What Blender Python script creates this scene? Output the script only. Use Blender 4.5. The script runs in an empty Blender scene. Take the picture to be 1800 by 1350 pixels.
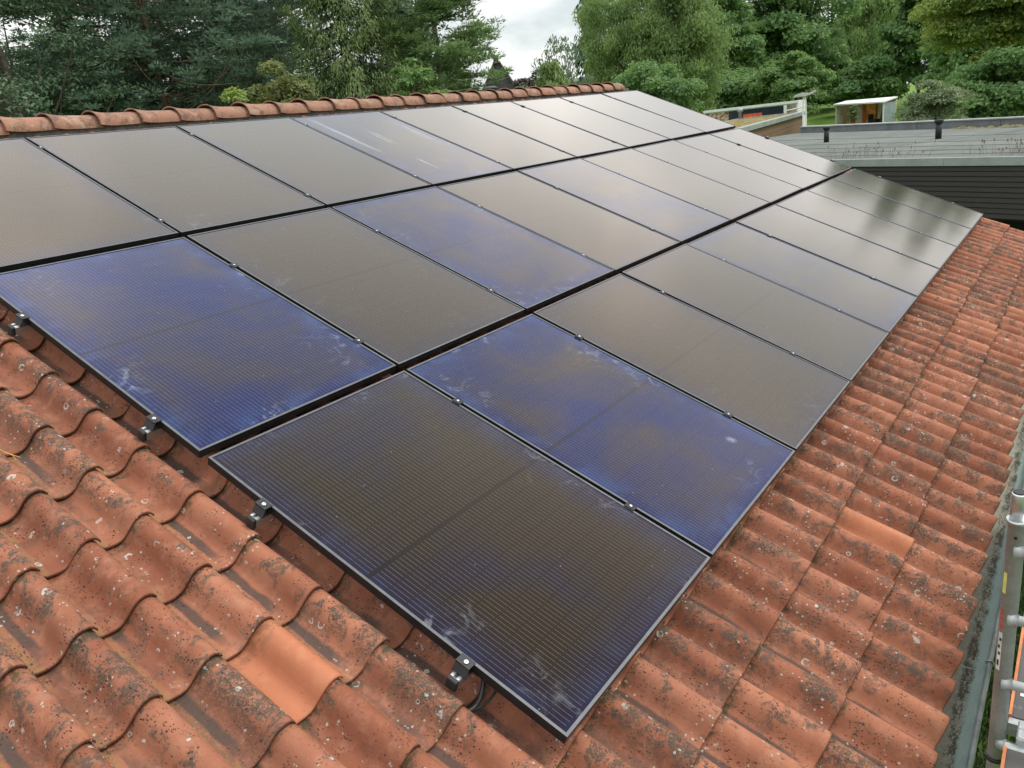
import bpy, math, random
import numpy as np
from mathutils import Matrix, Vector

# ------------------------------------------------------------------ camera, sky, sun, exposure
SC = bpy.context.scene
COL = SC.collection
rad = math.radians
CW = np.array([-1.57216, -1.14742, 1.76669])
RW = np.array([[0.57245, -0.81216, -0.11269], [-0.31502, -0.09096, -0.94472], [0.75701, 0.57631, -0.30791]])
FPX = 1390.68          # focal length in pixels of an 1800 x 1350 picture
cam_data = bpy.data.cameras.new('camera')
cam_data.sensor_width = 36.0
cam_data.lens = FPX / 1800 * 36
cam_data.clip_start = 0.05
cam_data.clip_end = 2000
cam = bpy.data.objects.new('camera', cam_data)
COL.objects.link(cam)
cam.matrix_world = Matrix(((RW[0][0], -RW[1][0], -RW[2][0], CW[0]), (RW[0][1], -RW[1][1], -RW[2][1], CW[1]),
                           (RW[0][2], -RW[1][2], -RW[2][2], CW[2]), (0, 0, 0, 1)))
SC.camera = cam

SUN_AZ, SUN_EL = -46.0, 52.0          # degrees from +x, counter-clockwise
SKY_STRENGTH = 0.1
world = bpy.data.worlds.new('World')
SC.world = world
world.use_nodes = True
wn, wl = world.node_tree.nodes, world.node_tree.links
wn.clear()
w_out = wn.new('ShaderNodeOutputWorld')
w_bg = wn.new('ShaderNodeBackground'); w_bg.inputs['Strength'].default_value = SKY_STRENGTH
w_sky = wn.new('ShaderNodeTexSky'); w_sky.sky_type = 'NISHITA'; w_sky.sun_disc = False
w_sky.sun_elevation = rad(SUN_EL); w_sky.sun_rotation = rad(90 - SUN_AZ); w_sky.dust_density = 2.0
w_tc = wn.new('ShaderNodeTexCoord')
w_sep = wn.new('ShaderNodeSeparateXYZ'); wl.new(w_tc.outputs['Generated'], w_sep.inputs[0])
w_add = wn.new('ShaderNodeMath'); w_add.operation = 'ADD'; w_add.inputs[1].default_value = 0.35
w_abs = wn.new('ShaderNodeMath'); w_abs.operation = 'ABSOLUTE'
wl.new(w_sep.outputs['Z'], w_abs.inputs[0]); wl.new(w_abs.outputs[0], w_add.inputs[0])
w_div = wn.new('ShaderNodeVectorMath'); w_div.operation = 'DIVIDE'
w_cmb = wn.new('ShaderNodeCombineXYZ')
for i in range(3): wl.new(w_add.outputs[0], w_cmb.inputs[i])
wl.new(w_tc.outputs['Generated'], w_div.inputs[0]); wl.new(w_cmb.outputs[0], w_div.inputs[1])
w_map = wn.new('ShaderNodeMapping'); w_map.inputs['Location'].default_value = (3.1, 0.4, 0.0); w_map.inputs['Rotation'].default_value = (0, 0, rad(216))
wl.new(w_div.outputs[0], w_map.inputs[0])
w_no = wn.new('ShaderNodeTexNoise'); w_no.inputs['Scale'].default_value = 1.9
w_no.inputs['Detail'].default_value = 6; w_no.inputs['Roughness'].default_value = 0.55
wl.new(w_map.outputs[0], w_no.inputs['Vector'])
w_rmp = wn.new('ShaderNodeValToRGB')
w_rmp.color_ramp.elements[0].position = 0.41; w_rmp.color_ramp.elements[0].color = (0.1, 0.1, 0.1, 1)
w_rmp.color_ramp.elements[1].position = 0.56; w_rmp.color_ramp.elements[1].color = (1, 1, 1, 1)
wl.new(w_no.outputs['Fac'], w_rmp.inputs[0])
w_no2 = wn.new('ShaderNodeTexNoise'); w_no2.inputs['Scale'].default_value = 2.6; w_no2.inputs['Detail'].default_value = 4
wl.new(w_map.outputs[0], w_no2.inputs['Vector'])
w_cl = wn.new('ShaderNodeValToRGB')
w_cl.color_ramp.elements[0].position = 0.3; w_cl.color_ramp.elements[0].color = (9.8, 10.0, 10.1, 1)
w_cl.color_ramp.elements[1].position = 0.7; w_cl.color_ramp.elements[1].color = (17.0, 16.9, 16.5, 1)
wl.new(w_no2.outputs['Fac'], w_cl.inputs[0])
w_gr = wn.new('ShaderNodeMath'); w_gr.operation = 'MULTIPLY_ADD'; w_gr.inputs[1].default_value = 0.74; w_gr.inputs[2].default_value = 0.55   # overcast sky: brighter overhead
wl.new(w_abs.outputs[0], w_gr.inputs[0])
w_lum = wn.new('ShaderNodeVectorMath'); w_lum.operation = 'SCALE'
wl.new(w_gr.outputs[0], w_lum.inputs['Scale'])
w_boost = wn.new('ShaderNodeMix'); w_boost.data_type = 'RGBA'; w_boost.blend_type = 'MULTIPLY'
w_boost.inputs['Factor'].default_value = 1.0
wl.new(w_sky.outputs[0], w_boost.inputs['A']); w_boost.inputs['B'].default_value = (1.5, 1.6, 1.6, 1)
w_mix = wn.new('ShaderNodeMix'); w_mix.data_type = 'RGBA'
wl.new(w_rmp.outputs[0], w_mix.inputs['Factor'])
w_pale = wn.new('ShaderNodeMix'); w_pale.data_type = 'RGBA'; w_pale.inputs['Factor'].default_value = 0.82
wl.new(w_boost.outputs['Result'], w_pale.inputs['A']); w_pale.inputs['B'].default_value = (9.2, 10.1, 10.2, 1)
wl.new(w_pale.outputs['Result'], w_mix.inputs['A']); wl.new(w_cl.outputs[0], w_mix.inputs['B']); wl.new(w_mix.outputs['Result'], w_lum.inputs[0])
wl.new(w_lum.outputs[0], w_bg.inputs['Color'])
wl.new(w_bg.outputs[0], w_out.inputs[0])

sun_data = bpy.data.lights.new('sun', 'SUN')
sun_data.energy = 1.5; sun_data.angle = rad(13); sun_data.color = (1.0, 0.95, 0.88)
sun = bpy.data.objects.new('sun', sun_data); COL.objects.link(sun)
_sd = Vector((math.cos(rad(SUN_EL)) * math.cos(rad(SUN_AZ)), math.cos(rad(SUN_EL)) * math.sin(rad(SUN_AZ)), math.sin(rad(SUN_EL))))
sun.rotation_euler = _sd.to_track_quat('Z', 'Y').to_euler()

SC.view_settings.view_transform = 'Standard'
SC.view_settings.look = 'None'
SC.view_settings.exposure = 0.4
SC.view_settings.gamma = 1.0
SC.view_settings.use_curve_mapping = False
try:
    SC.cycles.max_bounces = 10; SC.cycles.diffuse_bounces = 6; SC.cycles.transparent_max_bounces = 8
    SC.cycles.use_denoising = True
except Exception:
    pass

# ------------------------------------------------------------------ frames of reference
PITCH = 0.4042065
CT, ST = math.cos(PITCH), math.sin(PITCH)
GROUND = -3.2
def rp(u, v, n):                       # a point of the roof (along, up the slope, off the slope) in the world
    return (u, v * CT - n * ST, v * ST + n * CT)
def polar(az, d, z):                   # a point at an azimuth and a distance from where the photographer stood
    return (CW[0] + d * math.cos(rad(az)), CW[1] + d * math.sin(rad(az)), z)
def ground_z(x, y):
    d = math.hypot(x - CW[0], y - CW[1])
    t = min(max((d - 95) / 50, 0), 1)
    return GROUND + 2.3 * t * t * (3 - 2 * t)

# ------------------------------------------------------------------ building helpers
def tag(o, label=None, cat=None, group=None, kind=None):
    if label: o['label'] = label
    if cat: o['category'] = cat
    if group: o['group'] = group
    if kind: o['kind'] = kind
    return o
def thing(name, label, cat, loc=(0, 0, 0), rot=(0, 0, 0), group=None):
    o = bpy.data.objects.new(name, None); COL.objects.link(o)
    o.empty_display_size = 0.2
    o.location = loc; o.rotation_euler = rot
    return tag(o, label, cat, group)
def link(name, mesh, parent=None, loc=None, rot=None):
    o = bpy.data.objects.new(name, mesh); COL.objects.link(o)
    if parent is not None: o.parent = parent
    if loc is not None: o.location = loc
    if rot is not None: o.rotation_euler = rot
    return o
class MB:
    """collects shapes into one mesh"""
    def __init__(s): s.v = []; s.f = []; s.m = []; s.sm = []
    def add(s, vs, fs, mi=0, smooth=False):
        b = len(s.v); s.v += [tuple(map(float, q)) for q in vs]
        for q in fs: s.f.append(tuple(b + i for i in q)); s.m.append(mi); s.sm.append(smooth)
    def box(s, a, b, mi=0):
        (x0, y0, z0), (x1, y1, z1) = a, b
        s.add([(x0, y0, z0), (x1, y0, z0), (x1, y1, z0), (x0, y1, z0), (x0, y0, z1), (x1, y0, z1), (x1, y1, z1), (x0, y1, z1)],
              [(3, 2, 1, 0), (4, 5, 6, 7), (0, 1, 5, 4), (1, 2, 6, 5), (2, 3, 7, 6), (3, 0, 4, 7)], mi)
    def bevel_box(s, a, b, c, mi=0):       # a box with its vertical edges and its top edge chamfered by c
        (x0, y0, z0), (x1, y1, z1) = a, b
        def ring(i, z): return [(x0 + i + c, y0 + i, z), (x1 - i - c, y0 + i, z), (x1 - i, y0 + i + c, z), (x1 - i, y1 - i - c, z),
                                (x1 - i - c, y1 - i, z), (x0 + i + c, y1 - i, z), (x0 + i, y1 - i - c, z), (x0 + i, y0 + i + c, z)]
        vs = ring(0, z0) + ring(0, z1 - c) + ring(c * .7, z1)
        fs = [tuple(range(7, -1, -1)), tuple(range(16, 24))]
        for r in (0, 8):
            for k in range(8): fs.append((r + k, r + (k + 1) % 8, r + 8 + (k + 1) % 8, r + 8 + k))
        s.add(vs, fs, mi)
    def tube(s, pts, r, seg=10, mi=0, cap=True, closed=False):
        pts = [Vector(q) for q in pts]; n = len(pts)
        rs = r if hasattr(r, '__len__') else [r] * n
        vs = []; up = None
        for i, q in enumerate(pts):
            t = ((pts[min(i + 1, n - 1)] - pts[max(i - 1, 0)])).normalized()
            if up is None: up = Vector((0, 0, 1)) if abs(t.z) < .9 else Vector((1, 0, 0))
            a = t.cross(up).normalized(); up = a.cross(t).normalized()
            for k in range(seg):
                g = 2 * math.pi * k / seg
                vs.append(q + (a * math.cos(g) + up * math.sin(g)) * rs[i])
        fs = []
        for i in range(n - 1):
            for k in range(seg):
                fs.append((i * seg + k, i * seg + (k + 1) % seg, (i + 1) * seg + (k + 1) % seg, (i + 1) * seg + k))
        s.add(vs, fs, mi, True)
        if cap:
            b = len(s.v) - n * seg
            s.f.append(tuple(b + k for k in range(seg))); s.m.append(mi); s.sm.append(False)
            s.f.append(tuple(b + (n - 1) * seg + k for k in range(seg - 1, -1, -1))); s.m.append(mi); s.sm.append(False)
    def lathe(s, prof, c=(0, 0, 0), seg=16, mi=0):       # profile of (radius, height) round a vertical axis
        vs = []; fs = []
        for r, z in prof:
            for k in range(seg):
                g = 2 * math.pi * k / seg
                vs.append((c[0] + r * math.cos(g), c[1] + r * math.sin(g), c[2] + z))
        for i in range(len(prof) - 1):
            for k in range(seg): fs.append((i * seg + k, i * seg + (k + 1) % seg, (i + 1) * seg + (k + 1) % seg, (i + 1) * seg + k))
        s.add(vs, fs, mi, True)
        b = len(s.v) - len(prof) * seg
        s.f.append(tuple(b + k for k in range(seg - 1, -1, -1))); s.m.append(mi); s.sm.append(False)
        s.f.append(tuple(b + (len(prof) - 1) * seg + k for k in range(seg))); s.m.append(mi); s.sm.append(False)
    def mesh(s, name, mats):
        me = bpy.data.meshes.new(name)
        me.from_pydata(s.v, [], s.f)
        for m in (mats if isinstance(mats, (list, tuple)) else [mats]): me.materials.append(m)
        me.polygons.foreach_set('material_index', s.m)
        me.polygons.foreach_set('use_smooth', s.sm)
        me.update()
        return me
    def build(s, name, mats, parent=None, loc=None, rot=None):
        return link(name, s.mesh(name, mats), parent, loc, rot)

# ------------------------------------------------------------------ materials
class NT:
    """short hand for a node tree"""
    def __init__(s, name):
        s.mat = bpy.data.materials.new(name); s.mat.use_nodes = True
        s.n = s.mat.node_tree.nodes; s.l = s.mat.node_tree.links
        s.n.clear()
        s.out = s.n.new('ShaderNodeOutputMaterial')
    def node(s, t, **kw):
        o = s.n.new(t)
        for k, v in kw.items(): setattr(o, k, v)
        return o
    def put(s, sock, val):
        if hasattr(val, 'is_linked') or hasattr(val, 'links'): s.l.new(val, sock)
        elif isinstance(val, (tuple, list)) and len(val) == 3 and sock.type == 'RGBA': sock.default_value = (*val, 1)
        else: sock.default_value = val
    def math(s, op, a, b=0.0, c=None, clamp=False):
        o = s.node('ShaderNodeMath', operation=op, use_clamp=clamp)
        s.put(o.inputs[0], a); s.put(o.inputs[1], b)
        if c is not None: s.put(o.inputs[2], c)
        return o.outputs[0]
    def mul(s, a, b): return s.math('MULTIPLY', a, b)
    def add(s, a, b): return s.math('ADD', a, b)
    def sub(s, a, b): return s.math('SUBTRACT', a, b)
    def step(s, x, lo, hi):              # smooth step; reversed when lo > hi
        o = s.node('ShaderNodeMapRange', interpolation_type='SMOOTHSTEP')
        flip = lo > hi
        if flip: lo, hi = hi, lo
        s.put(o.inputs[0], x); o.inputs[1].default_value = lo; o.inputs[2].default_value = hi
        o.inputs[3].default_value = 1.0 if flip else 0.0; o.inputs[4].default_value = 0.0 if flip else 1.0
        return o.outputs[0]
    def mix(s, f, a, b):
        o = s.node('ShaderNodeMix', data_type='RGBA')
        s.put(o.inputs['Factor'], f); s.put(o.inputs['A'], a); s.put(o.inputs['B'], b)
        return o.outputs['Result']
    def noise(s, vec, scale, detail=3, rough=.55, dist=0.0):
        o = s.node('ShaderNodeTexNoise')
        s.put(o.inputs['Vector'], vec); o.inputs['Scale'].default_value = scale
        o.inputs['Detail'].default_value = detail; o.inputs['Roughness'].default_value = rough
        o.inputs['Distortion'].default_value = dist
        return o.outputs['Fac']
    def voro(s, vec, scale, rnd=1.0):
        o = s.node('ShaderNodeTexVoronoi')
        s.put(o.inputs['Vector'], vec); o.inputs['Scale'].default_value = scale
        o.inputs['Randomness'].default_value = rnd
        return o.outputs['Distance'], o.outputs['Color']
    def sep(s, vec):
        o = s.node('ShaderNodeSeparateXYZ'); s.put(o.inputs[0], vec); return o.outputs
    def comb(s, x, y, z=0.0):
        o = s.node('ShaderNodeCombineXYZ')
        for i, q in enumerate((x, y, z)): s.put(o.inputs[i], q)
        return o.outputs[0]
    def vadd(s, a, b):
        o = s.node('ShaderNodeVectorMath', operation='ADD'); s.put(o.inputs[0], a); s.put(o.inputs[1], b); return o.outputs[0]
    def vmul(s, a, b):
        o = s.node('ShaderNodeVectorMath', operation='MULTIPLY'); s.put(o.inputs[0], a); s.put(o.inputs[1], b); return o.outputs[0]
    def pos(s): return s.node('ShaderNodeNewGeometry').outputs['Position']
    def uv(s): return s.node('ShaderNodeTexCoord').outputs['UV']
    def objc(s): return s.node('ShaderNodeTexCoord').outputs['Object']
    def info(s): return s.node('ShaderNodeObjectInfo')
    def bump(s, h, strength=.3, dist=.01):
        o = s.node('ShaderNodeBump'); s.put(o.inputs['Height'], h)
        o.inputs['Strength'].default_value = strength; o.inputs['Distance'].default_value = dist
        return o.outputs[0]
    def bsdf(s, color, rough=.6, metal=0.0, normal=None, spec=None, tint=None, ior=None, coat=None):
        o = s.node('ShaderNodeBsdfPrincipled')
        s.put(o.inputs['Base Color'], color); s.put(o.inputs['Roughness'], rough); s.put(o.inputs['Metallic'], metal)
        if normal is not None: s.l.new(normal, o.inputs['Normal'])
        if spec is not None: s.put(o.inputs['Specular IOR Level'], spec)
        if tint is not None: s.put(o.inputs['Specular Tint'], tint)
        if ior is not None: o.inputs['IOR'].default_value = ior
        s.l.new(o.outputs[0], s.out.inputs[0])
        return o
def plain(name, col, rough=.6, metal=0.0, var=.12, scale=12.0, bump=0.0, spec=.5, dirt=None):
    """a surface whose colour wanders a little, with faint grain"""
    t = NT(name); p = t.pos()
    a = t.noise(p, scale, 4); b = t.noise(p, scale * 9, 2)
    f = t.add(t.mul(a, .7), t.mul(b, .3))
    lo = tuple(c * (1 - 2.2 * var) for c in col); hi = tuple(min(c * (1 + 2.2 * var), 1) for c in col)
    c = t.mix(t.step(f, .3, .7), lo, hi)
    if dirt: c = t.mix(t.mul(t.step(t.noise(p, scale * .6, 5, .7), .5, .72), dirt[1]), c, dirt[0])
    nm = t.bump(b, bump, .004) if bump else None
    t.bsdf(c, t.add(rough - .06, t.mul(a, .12)), metal, nm, spec)
    return t.mat

def tile_material(name, clean=0.0, ridge=False):
    t = NT(name); p = t.pos(); info = t.info()
    u, v, _ = t.sep(t.uv())
    big = t.noise(p, 3.1, 3); mid = t.noise(p, 17, 4, .6); fine = t.noise(p, 95, 3, .6); tiny = t.noise(p, 330, 2, .6)
    rnd = info.outputs['Random']
    base = t.mix(t.step(t.add(big, t.mul(t.sub(rnd, .5), .45)), .25, .75), (.222, .076, .041), (.345, .134, .076))
    base = t.mix(t.mul(t.step(t.math('FRACT', t.mul(rnd, 17.3)), .62, .95), .22), base, (.165, .066, .044))
    base = t.mix(t.mul(t.step(mid, .45, .75), .38), base, (.420, .215, .142))
    base = t.mix(t.mul(t.step(fine, .5, .8), .3), base, (.17, .060, .034))
    if clean:
        base = t.mix(t.step(t.noise(p, 4, 2), .3, .7), (.365, .124, .058), (.43, .160, .082))
        base = t.mix(t.mul(t.step(fine, .5, .8), .12), base, (.31, .105, .045))
        base = t.mix(t.mul(t.step(mid, .48, .72), .35), base, (.46, .22, .115))
        base = t.mix(t.mul(t.mul(t.step(t.add(v, t.mul(mid, .06)), .25, .35), t.step(t.noise(p, 30, 4, .7), .4, .6)), .55), base, (.15, .07, .04))
        base = t.mix(t.mul(t.mul(t.step(u, .30, .05), t.step(fine, .35, .6)), .35), base, (.22, .105, .055))
    pat = t.noise(t.vadd(p, (7.3, 1.1, 0)), 12, 8, .68, .5)              # where growth took hold
    dots, dcol = t.voro(t.vadd(p, t.vmul(t.comb(mid, fine, 0), (.03, .03, 0))), 105)
    dr, dg, db = t.sep(dcol)
    if not clean and not ridge:
        # water-borne dirt in the pan: an ochre film next to the joint and a dark streak beside it
        wob = t.mul(t.sub(t.noise(p, 7, 4, .6), .5), .16)
        uu = t.add(u, wob)
        ochre = t.mul(t.step(uu, .24, .13), t.step(t.noise(p, 11, 5, .65), .30, .52))
        base = t.mix(t.mul(ochre, .82), base, t.mix(fine, (.215, .112, .048), (.30, .165, .078)))
        st = t.mul(t.step(uu, .21, .25), t.step(uu, .43, .36))
        st = t.mul(st, t.step(t.add(t.noise(t.vmul(p, (1, .4, .4)), 6, 4), t.mul(t.sub(rnd, .5), .4)), .36, .56))
        st = t.mul(st, t.step(t.add(v, wob), .02, .13))
        base = t.mix(t.mul(st, .88), base, t.mix(fine, (.045, .029, .026), (.098, .068, .057)))
        # grey-black lichen crusts, densest on the roll of the tile
        crest = t.add(.5, t.mul(t.step(u, .50, .68), .5))
        crust = t.mul(t.step(t.add(pat, t.mul(t.sub(t.math('FRACT', t.mul(rnd, 7.7)), .5), .16)), .480, .560), crest)
        crust = t.mul(crust, t.step(t.add(t.mul(t.noise(p, 150, 4, .8), .6), t.mul(t.noise(p, 48, 4, .7), .4)), .43, .52))
        base = t.mix(t.mul(crust, .90), base, t.mix(tiny, (.024, .020, .016), (.105, .092, .072)))
        base = t.mix(t.mul(t.step(v, .0042, .0014), .72), base, (.085, .036, .022))  # dirtier nose face, darkened in colour for the shadow line under each nose
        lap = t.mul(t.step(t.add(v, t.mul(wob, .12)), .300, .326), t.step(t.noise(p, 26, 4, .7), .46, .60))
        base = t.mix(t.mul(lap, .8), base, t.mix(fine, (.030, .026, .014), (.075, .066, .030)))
    # pin-head dark specks
    sp = t.mul(t.step(t.add(dots, t.mul(t.sub(tiny, .5), .3)), .36, .27), t.step(dr, .46, .48) if not clean else t.step(dr, .93, .95))
    sp = t.mul(sp, t.step(t.noise(p, 11, 4, .6), .44, .58))
    base = t.mix(t.mul(sp, .92 if not clean else .6), base, (.030, .018, .014))
    # pale lichen: small flecks, blotches and rings
    wp = t.vadd(p, t.vmul(t.comb(t.noise(p, 60, 2), t.noise(t.vadd(p, (3, 3, 3)), 60, 2), 0), (.016, .016, 0)))
    l1, c1 = t.voro(wp, 62); r1 = t.sep(c1)
    fl = t.mul(t.step(t.add(l1, t.mul(t.sub(tiny, .5), .25)), .32, .25), t.step(r1[0], .70, .72)); fl = t.mul(fl, t.mul(t.step(t.noise(p, 7.5, 4), .52, .59), t.step(tiny, .30, .42)))
    l2, c2 = t.voro(wp, 15.5); r2 = t.sep(c2)
    rad2 = t.add(.10, t.mul(r2[1], .20)); q = t.math('DIVIDE', l2, rad2)
    ring = t.mul(t.mul(t.step(q, .50, .64), t.step(q, 1.0, .88)), t.step(t.noise(p, 45, 3), .40, .55))
    ring = t.mul(ring, t.step(r2[0], .70, .72))
    core = t.mul(t.mul(t.step(q, .75, .55), t.step(r2[0], .86, .87)), t.step(t.noise(p, 90, 3), .40, .6))
    lich = t.math('MAXIMUM', fl, t.math('MAXIMUM', ring, core))
    base = t.mix(t.mul(lich, (.74 if not clean else 0.0)), base, t.mix(t.noise(p, 40, 2), (.32, .32, .28), (.56, .545, .50)))
    if ridge:
        base = t.mix(.6, base, (.30, .178, .128))
        cr = t.mul(t.step(pat, .46, .60), t.step(t.noise(p, 70, 3, .7), .36, .54))
        base = t.mix(t.mul(cr, .75), base, (.095, .070, .050))
        wash = t.step(t.noise(p, 8, 4, .6), .56, .70)
        base = t.mix(t.mul(wash, .55), base, (.40, .30, .23))
    h = t.add(t.add(t.mul(fine, .55), t.mul(tiny, .5)), t.mul(lich, 1.0))
    h = t.sub(h, t.mul(sp, .5))
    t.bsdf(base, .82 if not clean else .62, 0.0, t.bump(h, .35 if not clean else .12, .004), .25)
    return t.mat

def glass_material():
    t = NT('solar_cells_under_glass'); info = t.info()
    uv = t.uv(); u, v, _ = t.sep(uv)
    cr, cg, cb = t.sep(info.outputs['Color'])
    rnd = info.outputs['Random']
    off = t.comb(t.mul(rnd, 61.0), t.mul(rnd, 37.0), t.mul(rnd, 13.0))
    q = t.vadd(uv, off)
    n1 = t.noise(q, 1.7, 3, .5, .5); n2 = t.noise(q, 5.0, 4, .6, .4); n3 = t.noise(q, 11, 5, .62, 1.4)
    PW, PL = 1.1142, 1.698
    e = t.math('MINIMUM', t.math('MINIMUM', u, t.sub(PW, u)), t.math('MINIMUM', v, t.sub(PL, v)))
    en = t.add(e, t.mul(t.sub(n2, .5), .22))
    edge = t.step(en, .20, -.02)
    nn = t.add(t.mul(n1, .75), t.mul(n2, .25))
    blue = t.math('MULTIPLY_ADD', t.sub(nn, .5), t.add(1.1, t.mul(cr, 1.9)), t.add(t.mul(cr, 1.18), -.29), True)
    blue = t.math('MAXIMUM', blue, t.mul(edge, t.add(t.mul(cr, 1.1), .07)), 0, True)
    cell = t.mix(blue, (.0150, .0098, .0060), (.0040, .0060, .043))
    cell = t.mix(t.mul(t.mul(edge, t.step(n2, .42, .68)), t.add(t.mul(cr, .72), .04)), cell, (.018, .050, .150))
    # conductor wires along the panel, cut at every half cell and at the middle seam
    nw = 56.0
    fu = t.math('FRACT', t.mul(t.sub(u, .012), nw / (PW - .024)))
    wire = t.math('LESS_THAN', t.math('ABSOLUTE', t.sub(fu, .5)), .030)
    vm = t.math('ABSOLUTE', t.sub(v, PL / 2))
    fv = t.math('FRACT', t.mul(vm, 10.0 / (PL / 2)))
    cut = t.math('GREATER_THAN', fv, .05)
    seam = t.math('LESS_THAN', vm, .010)
    inside = t.math('GREATER_THAN', e, .012)
    wire = t.mul(t.mul(t.mul(wire, cut), t.sub(1.0, seam)), inside)
    fc = t.math('FRACT', t.mul(t.sub(u, .012), 6.0 / (PW - .024)))
    cellgap = t.math('LESS_THAN', t.math('ABSOLUTE', t.sub(fc, .5)), .494)
    cell = t.mix(t.mul(t.sub(1.0, cellgap), .35), cell, (.006, .005, .006))
    cell = t.mix(t.mul(seam, .8), cell, (.011, .009, .0085))
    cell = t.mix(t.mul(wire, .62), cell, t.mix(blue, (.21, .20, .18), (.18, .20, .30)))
    # chalky run-off, wipe marks and droppings left on the glass
    chalk = t.mul(t.mul(t.step(n3, .50, .80), t.step(t.noise(t.vadd(q, (5, 5, 0)), 2.6, 3), .52, .66)), t.step(e, .30, .0))
    chalk = t.mul(chalk, t.mul(cg, 1.3))
    dv, dc = t.voro(t.vadd(q, t.vmul(t.comb(n3, n2, 0), (.05, .05, 0))), 2.1)
    d3 = t.sep(dc)
    drop = t.mul(t.mul(t.step(t.add(dv, t.mul(t.sub(n3, .5), .10)), .105, .03), t.step(d3[0], .80, .82)), t.step(n3, .40, .56))
    drop = t.mul(drop, cg)
    rv, rc = t.voro(t.vmul(q, (14.0, .75, 1.0)), 1.0)
    run = t.mul(t.mul(t.step(t.noise(t.vmul(q, (19.0, .9, 1.0)), 1.0, 4, .6), .57, .70), t.step(t.noise(q, 1.9, 2), .38, .52)), cb)
    d1, c1 = t.voro(q, 24); s1 = t.sep(c1)
    speck = t.mul(t.step(d1, .07, .04), t.step(s1[0], .84, .86))
    mark = t.math('MAXIMUM', t.mul(chalk, .48), t.math('MAXIMUM', t.mul(drop, .75), t.math('MAXIMUM', t.mul(run, .46), t.mul(speck, .5))))
    mark = t.math('MINIMUM', mark, .85)
    cell = t.mix(mark, cell, t.mix(blue, (.40, .41, .42), (.30, .38, .52)))
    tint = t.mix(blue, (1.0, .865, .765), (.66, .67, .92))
    wav = t.noise(q, 2.0, 1)
    rough = t.add(.095, t.add(t.mul(n2, .04), t.mul(mark, .4)))
    nm = t.bump(wav, .05, .012)
    df = t.node('ShaderNodeBsdfDiffuse'); t.put(df.inputs[0], cell)
    lw = t.node('ShaderNodeLayerWeight'); lw.inputs['Blend'].default_value = .5
    fac = t.math('MULTIPLY_ADD', t.math('POWER', lw.outputs['Facing'], 3.3), 1.02, .002, True)
    fac = t.mul(fac, t.sub(1.0, t.mul(mark, .5)))
    gl = t.node('ShaderNodeBsdfGlossy'); t.put(gl.inputs[0], t.mix(t.step(lw.outputs['Facing'], .60, .85), tint, (1.0, .965, .93))); t.put(gl.inputs['Roughness'], rough); t.l.new(nm, gl.inputs['Normal'])
    mx = t.node('ShaderNodeMixShader'); t.put(mx.inputs[0], fac)
    t.l.new(df.outputs[0], mx.inputs[1]); t.l.new(gl.outputs[0], mx.inputs[2]); t.l.new(mx.outputs[0], t.out.inputs[0])
    return t.mat

def leaf_material(name, c0, c1, scale=.9, trans=.30, tipc=None):
    t = NT(name); p = t.pos()
    a = t.noise(p, scale, 3); b = t.noise(p, scale * 11, 2, .6)
    f = t.add(t.mul(a, .55), t.mul(b, .45))
    col = t.mix(t.step(f, .36, .64), c0, c1)
    if tipc is not None:
        at = t.node('ShaderNodeAttribute', attribute_name='age')
        col = t.mix(at.outputs['Fac'], tipc, col)
    d = t.node('ShaderNodeBsdfDiffuse'); t.put(d.inputs[0], col)
    tr = t.node('ShaderNodeBsdfTranslucent'); t.put(tr.inputs[0], t.mix(.5, col, tuple(min(c * 1.5, 1) for c in c1)))
    g = t.node('ShaderNodeBsdfGlossy'); g.inputs['Roughness'].default_value = .45; t.put(g.inputs[0], (.8, .85, .85))
    m1 = t.node('ShaderNodeMixShader'); m1.inputs[0].default_value = trans
    t.l.new(d.outputs[0], m1.inputs[1]); t.l.new(tr.outputs[0], m1.inputs[2])
    m2 = t.node('ShaderNodeMixShader'); m2.inputs[0].default_value = .03
    t.l.new(m1.outputs[0], m2.inputs[1]); t.l.new(g.outputs[0], m2.inputs[2])
    t.l.new(m2.outputs[0], t.out.inputs[0])
    return t.mat

def zinc_gutter():
    t = NT('weathered_zinc'); p = t.pos(); x, y, z = t.sep(p)
    n = t.noise(p, 14, 5, .65); f = t.noise(t.vmul(p, (1.0, 2.5, 2.5)), 42, 4, .6); g = t.noise(p, 160, 3)
    c = t.mix(n, (.19, .255, .235), (.27, .335, .31))
    c = t.mix(t.mul(t.step(f, .52, .72), .35), c, (.33, .38, .365))
    yy = t.add(y, t.mul(t.sub(n, .5), .055))
    sil = t.mul(t.step(yy, -.922, -.900), t.step(f, .25, .5))
    c = t.mix(t.mul(sil, .9), c, t.mix(g, (.15, .13, .085), (.25, .22, .15)))
    mp = t.vmul(p, (.45, 1.6, 1.6)); moss = t.mul(t.mul(t.step(yy, -.926, -.905), t.step(yy, -.868, -.886)), t.step(t.add(t.mul(t.noise(mp, 16, 5, .75), .6), t.mul(t.noise(p, 120, 3, .7), .4)), .47, .54))
    c = t.mix(moss, c, t.mix(g, (.014, .013, .007), (.050, .046, .022)))
    t.bsdf(c, .55, .15, t.bump(t.add(f, t.mul(g, .4)), .4, .005), .4)
    return t.mat

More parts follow.
